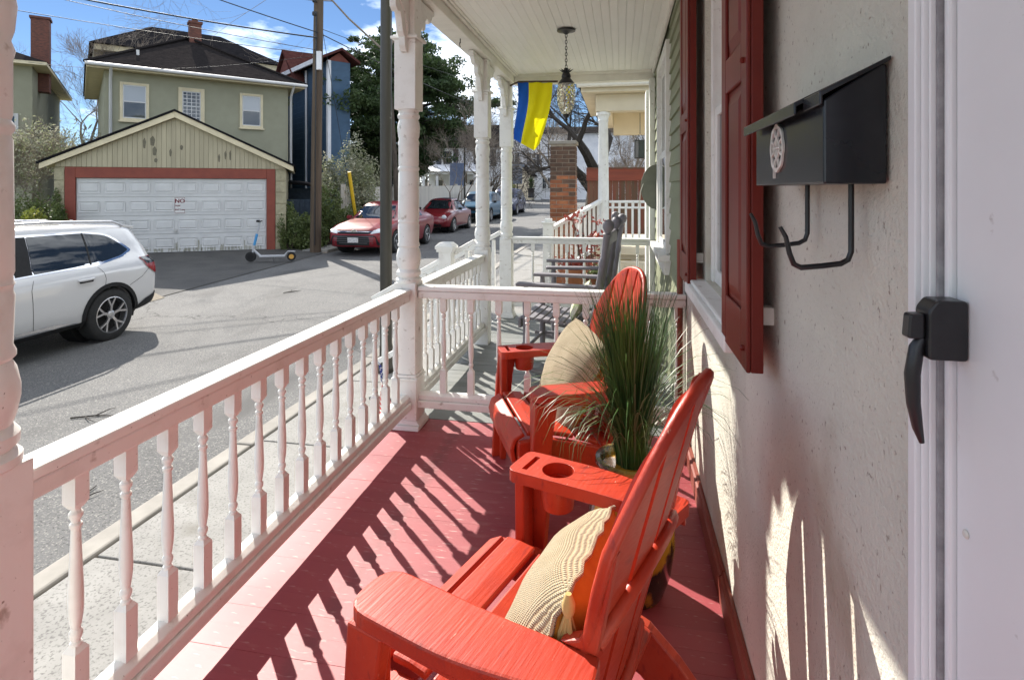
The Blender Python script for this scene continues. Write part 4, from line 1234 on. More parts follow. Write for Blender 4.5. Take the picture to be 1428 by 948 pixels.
MB().box(-.19, 2.0, 9.38, 9.46, 1.19, 1.23).box(-.19, 2.0, 9.395, 9.445, 1.10, 1.13).box(-.19, 2.0, 9.395, 9.445, NF + .08, NF + .13).build('rails', m_white, rr_, world=True, bevel=.004)
for k in range(16):
    MB().box(-.15 + k * .105, -.115 + k * .105, 9.402, 9.438, NF + .131, 1.099).build('picket', m_white, rr_, world=True)
    MB().box(-.15 + k * .105, -.105 + k * .105, 9.40, 9.44, 1.1305, 1.1895).build('spindle_block', m_white, rr_, world=True)
ll = thing('small_lantern', 'small dark lantern hanging under the cream porch beam', 'lantern', (.31, 9.75, 2.05))
MB().tube([(0, 0, .30), (0, 0, .62)], .006, 6).tube([(-.07, 0, .17), (0, 0, .30), (.07, 0, .17)], .006, 6).build('hanger', m_black, ll)
MB().box(-.09, .09, -.09, .09, .155, .17).box(-.09, .09, -.09, .09, -.13, -.115).box(-.09, -.08, -.09, -.08, -.1145, .1545).box(.08, .09, -.09, -.08, -.1145, .1545).box(-.09, -.08, .08, .09, -.1145, .1545).box(.08, .09, .08, .09, -.1145, .1545).build('cage', m_black, ll)
MB().box(-.078, .078, -.078, .078, -.114, .154).build('glass', m_glass, ll)
sr2 = thing('garden_stair_rail', 'white sloping stair rail leading up to the cream porch', 'railing', (-.7, 8.6, -.5))
A0, A1 = Vector((-1.0, 8.0, .84)), Vector((-.33, 9.35, 1.22))
MB().beam(A0, A1, .08, .05).build('hand_rail', m_white, sr2, world=True, bevel=.005)
MB().beam(A0 - Vector((0, 0, .70)), A1 - Vector((0, 0, .70)), .05, .06).build('lower_rail', m_white, sr2, world=True, bevel=.005)
for k in range(11):
    p = A0.lerp(A1, (k + .5) / 11)
    MB().box(p.x - .02, p.x + .02, p.y - .02, p.y + .02, p.z - .68, p.z - .02).build('picket', m_white, sr2, world=True)
MB().box(-1.07, -.93, 7.93, 8.07, -.66, .93).box(-1.09, -.91, 7.91, 8.09, .931, .955).box(-1.05, -.95, 7.95, 8.05, .956, 1.0).build('newel', m_white, sr2, world=True, bevel=.006)
s3 = thing('garden_steps', 'cream steps between the stair rail and the cream porch', 'steps', (-.2, 8.6, -.6))
for k in range(5):
    MB().box(-.85 + .1 * k, .55, 7.9 + .26 * k, 9.149, -.65 + .19 * k, -.461 + .19 * k).build('step', m_cream, s3, world=True, bevel=.01)

# brick pier: every brick its own piece
bp_ = thing('brick_pier', 'tall square brick pier with a stone cap beside the sidewalk', 'pier', (-.98, 10.0, -.7))
bw = .43; hp = 2.88
MB().box(-bw / 2 + .008, bw / 2 - .008, -bw / 2 + .008, bw / 2 - .008, 0, hp).build('core', m_mortar, bp_)
m_brickdark = M('sooty_brick', (.13, .075, .052), .9, (.075, .048, .036), 10, bump=.5, bscale=50, vary=.3)
bk = {}
for nm, m_ in (('brick', m_brick), ('sooty', m_brickdark)):
    bk[nm] = MB().box(-.1005, .1005, -.05, .05, 0, .060).mesh('brick', m_)
zc = .01; row = 0
rs = random.Random(3)
while zc < hp - .06:
    for side in range(4):
        ang = side * PI / 2
        if row % 2:
            lst = [(-.11, 1), (.1, 1)]
        else:
            lst = [(-.0, 1), (-.163, .5), (.163, .5)]
        for o_, sc in lst:
            kd2 = 'sooty' if (zc > 1.9 and rs.random() < min(1, (zc - 1.9) / .5)) else 'brick'
            if (side % 2) == 1 and abs(o_) > .15: continue
            p = Matrix.Rotation(ang, 3, 'Z') @ Vector((o_, -bw / 2 + .05 + rs.uniform(-.003, .003), zc))
            link('brick', bk[kd2], bp_, p, (0, 0, ang), scale=(sc, 1, 1))
    zc += .071; row += 1
MB().box(-.24, .24, -.24, .24, hp, hp + .06).build('cap', m_kerb, bp_, bevel=.012)

fe = thing('stained_wood_fence', 'weathered red-brown board fence behind the cream porch', 'fence', (1.0, 14, -.6))
for k in range(18):
    x = -.80 + k * .15
    MB().box(x, x + .144, 13.99, 14.015, -.6, 1.62).build('board', m_redfence, fe, world=True)
MB().box(-.82, 1.92, 13.955, 13.988, 1.62, 1.90).build('top_board', M('red_stain', (.24, .055, .030), .7, (.18, .042, .025), 4, stretch=(.3, 1, 3), bump=.2), fe, world=True)
MB().box(-.82, 1.92, 13.94, 14.03, 1.901, 1.935).build('cap_rail', m_redfence, fe, world=True)

m_terra = M('terracotta', (.34, .13, .060), .8, (.26, .095, .045), 6, bump=.3)
for k, (x, y, z, s_, lab) in enumerate(((-.62, 7.55, .10, 1.0, 'wide terracotta bowl planter with reddish leaves behind the far railing'), (-.28, 7.9, .02, .8, 'smaller terracotta planter with green leaves near the cream steps'))):
    q = thing('planter', lab, 'planter', (x, y, z), 0, 'terracotta planters')
    MB().lathe([(.0, 0), (.11 * s_, 0), (.18 * s_, .22 * s_), (.20 * s_, .23 * s_), (.20 * s_, .27 * s_), (.175 * s_, .27 * s_), (.16 * s_, .22 * s_), (.0, .215 * s_)], 24).build('bowl', m_terra, q, smooth=40)
    rs_ = np.random.RandomState(30 + k)
    pp = rs_.normal(size=(420, 3)) * np.array([.085, .085, .055]) * s_ + np.array([0, 0, .32 * s_])
    link('leaves', leaf_cloud('leaves', pp, .05, .03, m_redleaf if k == 0 else m_leaf, 5 + k), q)
    ped = MB().lathe([(.14 * s_, -z - .66), (.14 * s_, -.002)], 16)
    ped.build('stand', m_kerb, q, smooth=40)
nd = thing('red_shrub', 'tall leggy shrub with bright red new leaves beside the stair rail', 'shrub', (-.42, 8.25, -.62))
rs = random.Random(17); mb = MB(); tips = []
for k in range(18):
    a = rs.uniform(0, 2 * PI); r = rs.uniform(.08, .30); h = rs.uniform(1.2, 1.68)
    mb.tube([(0.04 * math.cos(a), .04 * math.sin(a), 0), (r * .4 * math.cos(a), r * .4 * math.sin(a), h * .5), (r * math.cos(a), r * math.sin(a), h)], [.012, .009, .004], 5)
    for q in range(14): tips.append((r * math.cos(a) + rs.gauss(0, .07), r * math.sin(a) + rs.gauss(0, .07), h + rs.gauss(-.02, .035)))
    for q in range(7): f = rs.uniform(.3, .9); tips.append((r * f * math.cos(a) + rs.gauss(0, .05), r * f * math.sin(a) + rs.gauss(0, .05), h * f))
mb.build('stems', M('red_stems', (.15, .07, .05), .8, (.09, .05, .035), 9), nd)
link('leaves', leaf_cloud('leaves', np.array(tips), .085, .035, m_redleaf, 8), nd)

# neighbour's yard: rocks and pots at the foot of the porch end
m_rock = M('rock', (.22, .20, .175), .9, (.13, .115, .10), 5, bump=.6, bscale=20, vary=.2)
rs = random.Random(21)
for k in range(14):
    n_ = 8
    x, y = -1.15 + rs.uniform(-.15, 1.1), 6.9 + rs.uniform(-.3, .7)
    s_ = rs.uniform(.06, .15)
    prof = [(.0, 0), (.9, .05), (1, .35), (.7, .75), (.0, .85)]
    mb = MB().lathe([(r, z) for r, z in prof], n_)
    mb.v = [(a * s_ * rs.uniform(.8, 1.25), b * s_ * rs.uniform(.8, 1.25), c_ * s_ * rs.uniform(.8, 1.1)) for a, b, c_ in mb.v]
    tag(mb.build('garden_rock', m_rock, None, (x, y, gz(y) - .04)), 'grey garden rock on the soil past the far porch railing', 'rock', 'rocks past the far porch end')

# ------------------------------------------------------------------ cars
def smooth_rows(st, n=80):
    st = np.array(sorted(st)); xs = np.linspace(st[0, 0], st[-1, 0], n)
    # denser sampling near the ends
    u = np.linspace(0, 1, n); u = .5 - .5 * np.cos(u * PI); u = .55 * u + .45 * np.linspace(0, 1, n)
    xs = st[0, 0] + u * (st[-1, 0] - st[0, 0])
    rows = np.stack([np.interp(xs, st[:, 0], st[:, k]) for k in range(1, st.shape[1])], 1)
    for _ in range(3):
        r2 = rows.copy(); r2[1:-1] = .25 * rows[:-2] + .5 * rows[1:-1] + .25 * rows[2:]; rows = r2
    return xs, rows
def half_ring(zb, zm, zt, wb, wm, wt):
    k = min(1.0, max(.15, (zt - zm) / .3))
    return [(0, zb), (wb * .8, zb), (wb * .96, zb + .03), (wb, zb + .09), (wm * .992, zb + (zm - zb) * .42), (wm, zb + (zm - zb) * .66), (wm * .992, zb + (zm - zb) * .86), (wm * .968, zm + .005),
            (wm * .93 + (wt - wm * .93) * .12, zm + (zt - zm) * .12), (wm * .93 + (wt - wm * .93) * .5, zm + (zt - zm) * .5), (wt * 1.0, zt - .085 * k), (wt * .95, zt - .040 * k), (wt * .80, zt - .014 * k), (wt * .4, zt - .002), (0, zt)]
def car_body_mesh(st, name, mat):
    xs, rows = smooth_rows(st)
    vs = []; fs = []
    for x, r in zip(xs, rows):
        h = half_ring(*r)
        ring = [(x, y, z) for y, z in h] + [(x, -y, z) for y, z in h[-2:0:-1]]
        vs += ring
    m = len(ring)
    for i_ in range(len(xs) - 1):
        for k in range(m):
            fs.append((i_ * m + k, i_ * m + (k + 1) % m, (i_ + 1) * m + (k + 1) % m, (i_ + 1) * m + k))
    fs.append(tuple(range(m))[::-1]); fs.append(tuple(range((len(xs) - 1) * m, len(xs) * m)))
    return MB().add(vs, fs).mesh(name, mat, smooth=50)

def patch(bvh, poly, axis, sign, off, name, mat, parent, cuts=5, smooth=60, thick=0):
    """lay a panel of a given outline onto the car body"""
    bm = bmesh.new()
    if axis == 'y': vs = [bm.verts.new((a, 0, b)) for a, b in poly]
    elif axis == 'x': vs = [bm.verts.new((0, a, b)) for a, b in poly]
    else: vs = [bm.verts.new((a, b, 0)) for a, b in poly]
    bm.faces.new(vs)
    bmesh.ops.triangulate(bm, faces=bm.faces[:])
    bmesh.ops.subdivide_edges(bm, edges=bm.edges[:], cuts=cuts, use_grid_fill=True)
    d = {'x': Vector((-sign, 0, 0)), 'y': Vector((0, -sign, 0)), 'z': Vector((0, 0, -sign))}[axis]
    for v in bm.verts:
        o = v.co - d * 6
        hit, nrm, _, _ = bvh.ray_cast(o, d)
        if hit is None:
            hit, nrm, _, _ = bvh.find_nearest(v.co - d * 2)
        if nrm.dot(d) > 0: nrm = -nrm
        v.co = hit + nrm * off
    bmesh.ops.recalc_face_normals(bm, faces=bm.faces[:])
    s_ = sum((f.normal.dot(d) * f.calc_area() for f in bm.faces))
    if s_ > 0: bmesh.ops.reverse_faces(bm, faces=bm.faces[:])
    me = bpy.data.meshes.new(name); bm.to_mesh(me); bm.free()
    me.materials.append(mat)
    me.polygons.foreach_set('use_smooth', [True] * len(me.polygons))
    return link(name, me, parent)

m_tyre = M('tyre', (.014, .014, .014), .85, (.022, .022, .022), 20)
m_alloy = M('alloy', (.55, .55, .56), .28, (.45, .45, .46), 10, metal=.9)
m_dark = M('dark_plastic', (.009, .009, .010), .65, (.015, .015, .016), 30, spec=.3)
m_chrome = M('chrome', (.7, .7, .72), .12, metal=1.0)
m_lamp = glass_mat('headlight_glass', (.62, .64, .66), .08)
m_tail = glass_mat('tail_glass', (.25, .012, .016), .1)
m_plate = M('plate', (.62, .60, .58), .6, (.35, .35, .38), 40, .5, .6)
def wheel_meshes(r, w, style):
    t = MB().lathe([(r * .66, -w / 2), (r * .70, -w / 2 - .004), (r * .93, -w / 2 + .004), (r * .985, -w / 2 + .02), (r, -w / 2 + .04), (r, w / 2 - .04), (r * .985, w / 2 - .02), (r * .93, w / 2 - .004), (r * .70, w / 2 + .004), (r * .66, w / 2)], 36, axis='y', caps=False).mesh('tyre', m_tyre, smooth=40)
    rim = MB()
    # rim barrel and lip (outer side = +y)
    n = 36; vs = []; fs = []
    prof = [(r * .70, w / 2 + .002), (r * .66, w / 2 + .006), (r * .645, w / 2 - .01), (r * .62, -w / 2 + .03)]
    for rr, y in prof:
        for k in range(n):
            a = 2 * PI * k / n; vs.append((rr * math.cos(a), y, rr * math.sin(a)))
    for i_ in range(len(prof) - 1):
        for k in range(n): fs.append((i_ * n + k, i_ * n + (k + 1) % n, (i_ + 1) * n + (k + 1) % n, (i_ + 1) * n + k))
    rim.add(vs, fs)
    cnt = 5 if style == 'y' else 10
    for k in range(cnt):
        a = 2 * PI * k / cnt + .3
        for s_ in ((-1, 1) if style == 'y' else (0,)):
            p = Vector((r * .12 * math.cos(a), w / 2 - .028, r * .12 * math.sin(a)))
            m_ = Vector((r * .34 * math.cos(a + .03 * s_), w / 2 - .020, r * .34 * math.sin(a + .03 * s_)))
            q = Vector((r * .655 * math.cos(a + .25 * s_), w / 2 - .012, r * .655 * math.sin(a + .25 * s_)))
            rim.beam(p, m_, r * .085, .03, (0, 1, 0)); rim.beam(m_, q, r * .07, .028, (0, 1, 0))
    rim.lathe([(r * .17, w / 2 - .05), (r * .17, w / 2 - .018), (r * .10, w / 2 - .008), (.0, w / 2 - .006)], 18, axis='y')
    rm = rim.mesh('rim', m_alloy)
    disc = MB().lathe([(r * .64, -.02), (r * .64, .02)], 24, axis='y').mesh('brake_disc', m_dark)
    return t, rm, disc
def car(name, label, loc, rotz, st, paint, axles, wheel_r, track, wins, extra, style='y', arch='body', group='cars parked along the street'):
    c = thing(name, label, 'car', loc, rotz, group)
    me = car_body_mesh(st, 'body', paint)
    bm = bmesh.new(); bm.from_mesh(me); bvh = BVHTree.FromBMesh(bm)
    body = link('body', me)
    cut = []
    for ax in axles:
        for s_ in (-1, 1):
            k = MB().lathe([(wheel_r * 1.13, 0), (wheel_r * 1.13, .42)], 36, axis='y').build('cut', m_dark)
            k.data.transform(Matrix.Translation((ax, s_ * (track + .02) - .21, wheel_r)))
            cut.append(k)
    boolean_cut(body, cut)
    body.parent = c
    body.data.polygons.foreach_set('use_smooth', [True] * len(body.data.polygons)); body.data.set_sharp_from_angle(angle=R(45))
    t, rm, disc = wheel_meshes(wheel_r, .23, style)
    for ax in axles:
        for s_ in (-1, 1):
            w = link('wheel', t, c, (ax, s_ * track, wheel_r), (0, 0, 0 if s_ > 0 else PI))
            link('rim', rm, w); link('brake_disc', disc, w)
            MB().lathe([(wheel_r * 1.10, -.2), (wheel_r * 1.10, .02)], 24, (0, 0, 0), 'y').build('wheel_well', m_dark, c, (ax, s_ * (track - .19), wheel_r))
            if arch == 'clad':
                mb = MB(); vs = []; fs = []
                n = 26
                for k in range(n + 1):
                    a = R(-14) + (PI + R(28)) * k / n
                    for rr in (wheel_r * 1.10, wheel_r * 1.24):
                        x_, z_ = ax + rr * math.cos(a), wheel_r + rr * math.sin(a)
                        hit = bvh.ray_cast(Vector((x_, s_ * 5, z_)), Vector((0, -s_, 0)))
                        yb = hit[0].y if hit[0] is not None else s_ * track
                        yb = s_ * max(abs(yb), track + .02)
                        vs += [(x_, yb + s_ * .014, z_), (x_, yb - s_ * .04, z_)]
                for k in range(n):
                    a = 4 * k; b = a + 4
                    fs += [(a, a + 2, b + 2, b), (a, b, b + 1, a + 1), (a + 2, a + 3, b + 3, b + 2)]
                mb.add(vs, fs).build('arch_cladding', m_dark, c, smooth=40)
    for nm, poly, axis, sign, m_, off in wins:
        if sign == 0:
            for s_ in (-1, 1): patch(bvh, poly, axis, s_, off, nm, m_, c)
        else: patch(bvh, poly, axis, sign, off, nm, m_, c)
    if extra: extra(c, bvh)
    bm.free()
    return c

m_wpaint = M('white_car_paint', (.56, .56, .565), .25, coat=1.0, spec=.5)
m_rpaint = M('red_car_paint', (.20, .008, .015), .35, coat=.4, spec=.3)
m_barmat = M('grille_bars', (.10, .10, .105), .35)
m_rpaint2 = M('dark_red_car_paint', (.18, .008, .014), .32, coat=.8, spec=.3)
m_tpaint = M('teal_car_paint', (.015, .085, .150), .35, coat=.3, spec=.3)
m_npaint = M('navy_car_paint', (.022, .030, .085), .35, coat=.3, spec=.3)

SUV = [(-2.36, .62, .92, .98, .62, .70, .52), (-2.34, .46, .98, 1.10, .78, .82, .58), (-2.26, .40, 1.02, 1.34, .86, .89, .60), (-2.16, .36, 1.06, 1.55, .90, .925, .60), (-2.02, .33, 1.06, 1.61, .92, .94, .61), (-1.5, .30, 1.05, 1.645, .93, .95, .635), (-.6, .27, 1.03, 1.675, .93, .95, .65),
       (.1, .27, 1.01, 1.67, .93, .95, .65), (.55, .27, 1.0, 1.60, .93, .95, .64), (1.35, .27, .99, 1.08, .93, .945, .70), (1.6, .28, .97, 1.04, .92, .94, .66), (2.1, .30, .86, .94, .88, .90, .60), (2.28, .36, .72, .82, .78, .82, .52), (2.34, .45, .60, .68, .62, .68, .45)]
def suv_extra(c, bvh):
    def P(nm, poly, axis, s_, off, m_): return patch(bvh, poly, axis, s_, off, nm, m_, c)
    for s_ in (-1, 1):
        for hx, hz in ((-1.12, .93), (-.02, .905)):
            hb = abs(bvh.ray_cast(Vector((hx + .1, s_ * 5, hz)), Vector((0, -s_, 0)))[0].y)
            P('handle_recess', rounded_poly([(hx - .01, hz - .04), (hx + .20, hz - .045), (hx + .20, hz + .01), (hx, hz + .02)], .015), 'y', s_, .003, m_dark)
            MB().tube([(hx - .02, s_ * (hb + .004), hz + .004), (hx + .02, s_ * (hb + .035), hz + .006), (hx + .18, s_ * (hb + .035), hz), (hx + .22, s_ * (hb + .004), hz - .004)], [.016, .020, .020, .014], 8).build('door_handle', m_wpaint, c, smooth=50)
        P('window_divider', [(-1.17, 1.105), (-1.145, 1.10), (-1.185, 1.54), (-1.21, 1.54)], 'y', s_, .011, m_tyre)
        for pl_ in ([(-.31, .33), (-.30, .60), (-.28, .90), (-.32, 1.02), (-.325, 1.02), (-.286, .90), (-.306, .60), (-.316, .33)],
                    [(-1.30, .78), (-1.32, .90), (-1.30, .98), (-1.22, 1.07), (-1.227, 1.07), (-1.307, .98), (-1.327, .90), (-1.307, .78)],
                    [(.82, .33), (.84, .7), (.86, .98), (.854, .98), (.834, .7), (.814, .33)],
                    [(-1.72, .74), (-1.95, .84), (-2.13, .98), (-2.126, .986), (-1.95, .847), (-1.72, .747)]):
            P('panel_gap', pl_, 'y', s_, .0025, m_dark)
        P('sill_cladding', [(-1.0, .28), (1.0, .28), (1.0, .355), (-1.0, .365)], 'y', s_, .012, m_dark)
        P('sill_strip', [(-.92, .365), (1.0, .345), (1.0, .395), (-.60, .41)], 'y', s_, .014, m_chrome)
        P('rear_cladding', [(-1.86, .36), (-2.30, .44), (-2.32, .58), (-2.02, .50), (-1.87, .42)], 'y', s_, .010, m_dark)
        P('tail_light', rounded_poly([(-1.96, 1.12), (-2.25, 1.13), (-2.33, 1.02), (-2.325, .88), (-2.22, .86), (-2.04, .98)], .03), 'y', s_, .010, m_tail)
        P('tail_light_top', rounded_poly([(-1.98, 1.115), (-2.22, 1.12), (-2.24, 1.03), (-2.05, 1.02)], .02), 'y', s_, .014, m_carglass)
        MB().tube([(-1.95, s_ * .575, 1.605), (-1.75, s_ * .59, 1.675), (-.8, s_ * .605, 1.715), (.2, s_ * .605, 1.71), (.45, s_ * .60, 1.645)], .018, 8).build('roof_rail', m_alloy, c, smooth=50)
    patch(bvh, [(-.52, 1.12), (.52, 1.12), (.48, 1.48), (-.48, 1.48)], 'x', -1, .006, 'rear_window', m_carglass, c)
    MB().prism([(-2.20, 1.575), (-1.95, 1.625), (-1.95, 1.58), (-2.17, 1.545)], 'y', -.56, .56).build('spoiler', m_wpaint, c, bevel=.01)
    MB().prism([(-1.62, 1.69), (-1.42, 1.665), (-1.62, 1.655), (-1.66, 1.655), (-1.65, 1.70)], 'y', -.025, .025).build('antenna_fin', m_wpaint, c, bevel=.008)
    patch(bvh, rounded_poly([(-.75, .62), (.75, .62), (.72, .72), (-.72, .72)], .04), 'x', 1, .006, 'grille', m_dark, c)
suv_wins = [('window_trim', rounded_poly([(-1.90, 1.245), (-1.70, 1.16), (-1.25, 1.085), (.78, 1.035), (.84, 1.06), (.35, 1.52), (.05, 1.575), (-1.20, 1.565), (-1.62, 1.50)], [.04, .05, .05, .02, .02, .1, .05, .1, .12]), 'y', 0, m_chrome, .003),
            ('side_window', rounded_poly([(-1.84, 1.252), (-1.68, 1.185), (-1.25, 1.112), (-.36, 1.082), (-.42, 1.545), (-1.20, 1.538), (-1.58, 1.482)], [.04, .04, .05, .02, .02, .1, .12]), 'y', 0, m_carglass, .008),
            ('pillar_trim', [(-.35, 1.082), (-.14, 1.074), (-.20, 1.55), (-.41, 1.547)], 'y', 0, m_dark, .008),
            ('side_window', rounded_poly([(-.13, 1.074), (.72, 1.058), (.30, 1.49), (.02, 1.548), (-.19, 1.55)], [.02, .03, .1, .04, .02]), 'y', 0, m_carglass, .0085),
            ('windscreen', [(-.62, 1.12), (.62, 1.12), (.54, 1.52), (-.54, 1.52)], 'x', 1, m_carglass, .012)]
car('parked_suv', 'white parked SUV with dark windows at the left of the street', (-8.08, 5.56, gz(7) + .002), R(-90), SUV, m_wpaint, (-1.42, 1.44), .37, .83, suv_wins, suv_extra, 'y', 'clad')

SED = [(-2.42, .52, .86, .94, .58, .66, .5), (-2.38, .38, .95, 1.06, .78, .82, .6), (-2.0, .28, .98, 1.10, .86, .90, .66), (-1.7, .24, .97, 1.14, .88, .91, .64), (-1.0, .2, .95, 1.42, .88, .91, .58), (-.5, .2, .94, 1.46, .88, .91, .60), (.1, .2, .93, 1.455, .88, .91, .60),
       (.45, .2, .93, 1.38, .88, .91, .60), (1.22, .2, .92, 1.0, .88, .91, .68), (1.8, .2, .84, .91, .88, .90, .62), (2.2, .22, .72, .79, .83, .86, .55), (2.38, .25, .60, .66, .68, .72, .45), (2.43, .3, .5, .56, .55, .6, .4)]
def emblem(c, bvh, z, s, mat):
    hit = bvh.ray_cast(Vector((6, 0, z)), Vector((-1, 0, 0)))[0]
    mb = MB()
    def ell(a, b, oz):
        mb.tube([(hit.x + .012, a * math.cos(t), z + oz + b * math.sin(t)) for t in np.linspace(0, 2 * PI, 25)], .008 * s, 6, False)
    ell(.085 * s, .058 * s, 0); ell(.055 * s, .024 * s, .030 * s); ell(.022 * s, .055 * s, 0)
    mb.build('emblem', mat, c)
def sed_extra(c, bvh):
    def P(nm, poly, axis, s_, off, m_): return patch(bvh, poly, axis, s_, off, nm, m_, c)
    P('lower_grille', rounded_poly([(-.78, .30), (.78, .30), (.66, .58), (-.66, .58)], .06), 'x', 1, .008, m_dark)
    for z in (.36, .42, .48, .54):
        P('grille_bar', [(-.60, z), (.60, z), (.60, z + .012), (-.60, z + .012)], 'x', 1, .012, m_barmat)
    P('upper_grille', rounded_poly([(-.46, .62), (.46, .62), (.56, .71), (-.56, .71)], .03), 'x', 1, .008, m_dark)
    P('chrome_bar', [(-.52, .668), (.52, .668), (.56, .688), (-.56, .688)], 'x', 1, .014, m_chrome)
    for s_ in (-1, 1):
        P('headlight', rounded_poly([(s_ * .50, .62), (s_ * .78, .66), (s_ * .80, .78), (s_ * .66, .76), (s_ * .54, .70)], .03), 'x', 1, .010, m_lamp)
        MB().prism(rounded_poly([(.62, .97), (.78, .97), (.76, 1.08), (.64, 1.08)], .02), 'y', s_ * .90, s_ * 1.04).build('door_mirror', m_rpaint, c, bevel=.02)
        P('panel_gap', [(-.02, .3), (.0, .9), (.008, .9), (-.012, .3)], 'y', s_, .003, m_dark)
        P('panel_gap', [(.98, .3), (1.0, .9), (1.008, .9), (.988, .3)], 'y', s_, .003, m_dark)
        P('door_handle', [(.10, .80), (.28, .80), (.28, .83), (.10, .83)], 'y', s_, .016, m_rpaint)
    hit = bvh.ray_cast(Vector((6, 0, .44)), Vector((-1, 0, 0)))[0]
    MB().box(hit.x, hit.x + .035, -.16, .16, .38, .52).build('number_plate', m_plate, c, bevel=.004)
    emblem(c, bvh, .675, 1.1, m_chrome)
sed_wins = [('windscreen', [(-.70, 1.02), (.70, 1.02), (.53, 1.38), (-.53, 1.38)], 'x', 1, m_carglass, .012),
            ('side_window', rounded_poly([(.02, 1.0), (.88, 1.0), (.42, 1.31), (.1, 1.37), (.02, 1.375)], .02), 'y', 0, m_carglass, .006),
            ('side_window', rounded_poly([(-.06, 1.0), (-1.15, 1.02), (-.85, 1.34), (-.4, 1.39), (-.06, 1.385)], .03), 'y', 0, m_carglass, .006)]
car('parked_sedan', 'red parked sedan facing the viewer behind the dark pole', (-7.55, 17.75, gz(17.5) + .002), R(-90), [(a, b, c_, d * (1.05 if d > 1.2 else 1.02), e, f, g) for a, b, c_, d, e, f, g in SED], m_rpaint, (-1.39, 1.39), .335, .80, sed_wins, sed_extra, 'y')

BEE = [(-2.10, .50, .70, .75, .45, .5, .35), (-2.04, .34, .82, .88, .68, .72, .45), (-1.6, .24, .90, 1.08, .85, .88, .50), (-.95, .2, .92, 1.37, .88, .905, .52), (-.35, .2, .92, 1.485, .88, .905, .54), (.25, .2, .91, 1.45, .88, .905, .54), (.5, .2, .91, 1.36, .88, .9, .55),
       (1.0, .2, .90, .99, .88, .90, .62), (1.5, .22, .82, .89, .85, .88, .56), (1.92, .27, .66, .73, .72, .76, .48), (2.08, .33, .54, .60, .52, .58, .4), (2.13, .38, .48, .53, .40, .45, .3)]
m_softtop = M('soft_top', (.020, .022, .032), .8, (.03, .032, .045), 12)
def bee_extra(c, bvh):
    def P(nm, poly, axis, s_, off, m_): return patch(bvh, poly, axis, s_, off, nm, m_, c)
    P('soft_top', rounded_poly([(-1.05, -.50), (.22, -.50), (.22, .50), (-1.05, .50)], .08), 'z', 1, .008, m_softtop)
    P('lower_grille', rounded_poly([(-.55, .30), (.55, .30), (.50, .42), (-.50, .42)], .04), 'x', 1, .008, m_dark)
    for s_ in (-1, 1):
        hit = bvh.ray_cast(Vector((6, s_ * .60, .66)), Vector((-1, 0, 0)))[0]
        MB().lathe([(.0, .045), (.06, .038), (.10, .018), (.115, -.05)], 20, (hit.x - .01, s_ * .61, .665), 'x').build('headlight', m_lamp, c, smooth=60)
        MB().prism(rounded_poly([(.52, .95), (.70, .95), (.68, 1.07), (.54, 1.07)], .02), 'y', s_ * .89, s_ * 1.03).build('door_mirror', m_dark, c, bevel=.02)
        P('chrome_strip', [(-.9, .925), (.9, .915), (.9, .93), (-.9, .94)], 'y', s_, .008, m_chrome)
        P('sill_strip', [(-.85, .24), (.85, .24), (.85, .29), (-.85, .29)], 'y', s_, .012, m_chrome)
        P('panel_gap', [(-.42, .3), (-.40, .9), (-.392, .9), (-.412, .3)], 'y', s_, .003, m_dark)
        P('panel_gap', [(.70, .3), (.74, .9), (.748, .9), (.708, .3)], 'y', s_, .003, m_dark)
bee_wins = [('windscreen', [(-.68, 1.0), (.68, 1.0), (.48, 1.38), (-.48, 1.38)], 'x', 1, m_carglass, .012),
            ('side_window', rounded_poly([(-.45, .97), (.68, .97), (.36, 1.28), (.05, 1.38), (-.35, 1.40)], .03), 'y', 0, m_carglass, .006),
            ('side_window', rounded_poly([(-.50, .97), (-.95, 1.0), (-.80, 1.25), (-.45, 1.37)], .04), 'y', 0, m_carglass, .006)]
car('parked_convertible', 'rounded dark red convertible with a black soft top', (-8.0, 25.3, gz(25) + .002), R(-90), BEE, m_rpaint2, (-1.27, 1.27), .325, .78, bee_wins, bee_extra, 'm')

def van_extra(c, bvh, paint=None):
    def P(nm, poly, axis, s_, off, m_): return patch(bvh, poly, axis, s_, off, nm, m_, c)
    P('grille', rounded_poly([(-.55, .62), (.55, .62), (.50, .80), (-.50, .80)], .04), 'x', 1, .008, m_dark)
    P('bumper_trim', rounded_poly([(-.80, .34), (.80, .34), (.74, .50), (-.74, .50)], .05), 'x', 1, .008, m_dark)
    for s_ in (-1, 1):
        P('headlight', rounded_poly([(s_ * .56, .72), (s_ * .82, .74), (s_ * .82, .86), (s_ * .60, .84)], .02), 'x', 1, .010, m_lamp)
        MB().prism(rounded_poly([(.62, 1.02), (.78, 1.02), (.76, 1.15), (.64, 1.15)], .02), 'y', s_ * .92, s_ * 1.08).build('door_mirror', m_dark, c, bevel=.02)
van_wins = [('windscreen', [(-.70, 1.10), (.70, 1.10), (.56, 1.52), (-.56, 1.52)], 'x', 1, m_carglass, .012),
            ('side_window', rounded_poly([(-.02, 1.08), (.82, 1.06), (.35, 1.48), (.0, 1.54)], .03), 'y', 0, m_carglass, .006),
            ('side_window', rounded_poly([(-.08, 1.08), (-1.0, 1.09), (-1.0, 1.54), (-.08, 1.55)], .03), 'y', 0, m_carglass, .006),
            ('side_window', rounded_poly([(-1.06, 1.09), (-1.75, 1.16), (-1.6, 1.46), (-1.06, 1.54)], .03), 'y', 0, m_carglass, .006)]
car('parked_crossover', 'teal parked crossover behind the rounded red convertible', (-8.0, 32.4, gz(32) + .002), R(-90), SUV, m_tpaint, (-1.42, 1.40), .36, .83, van_wins, van_extra, 'm', 'clad')
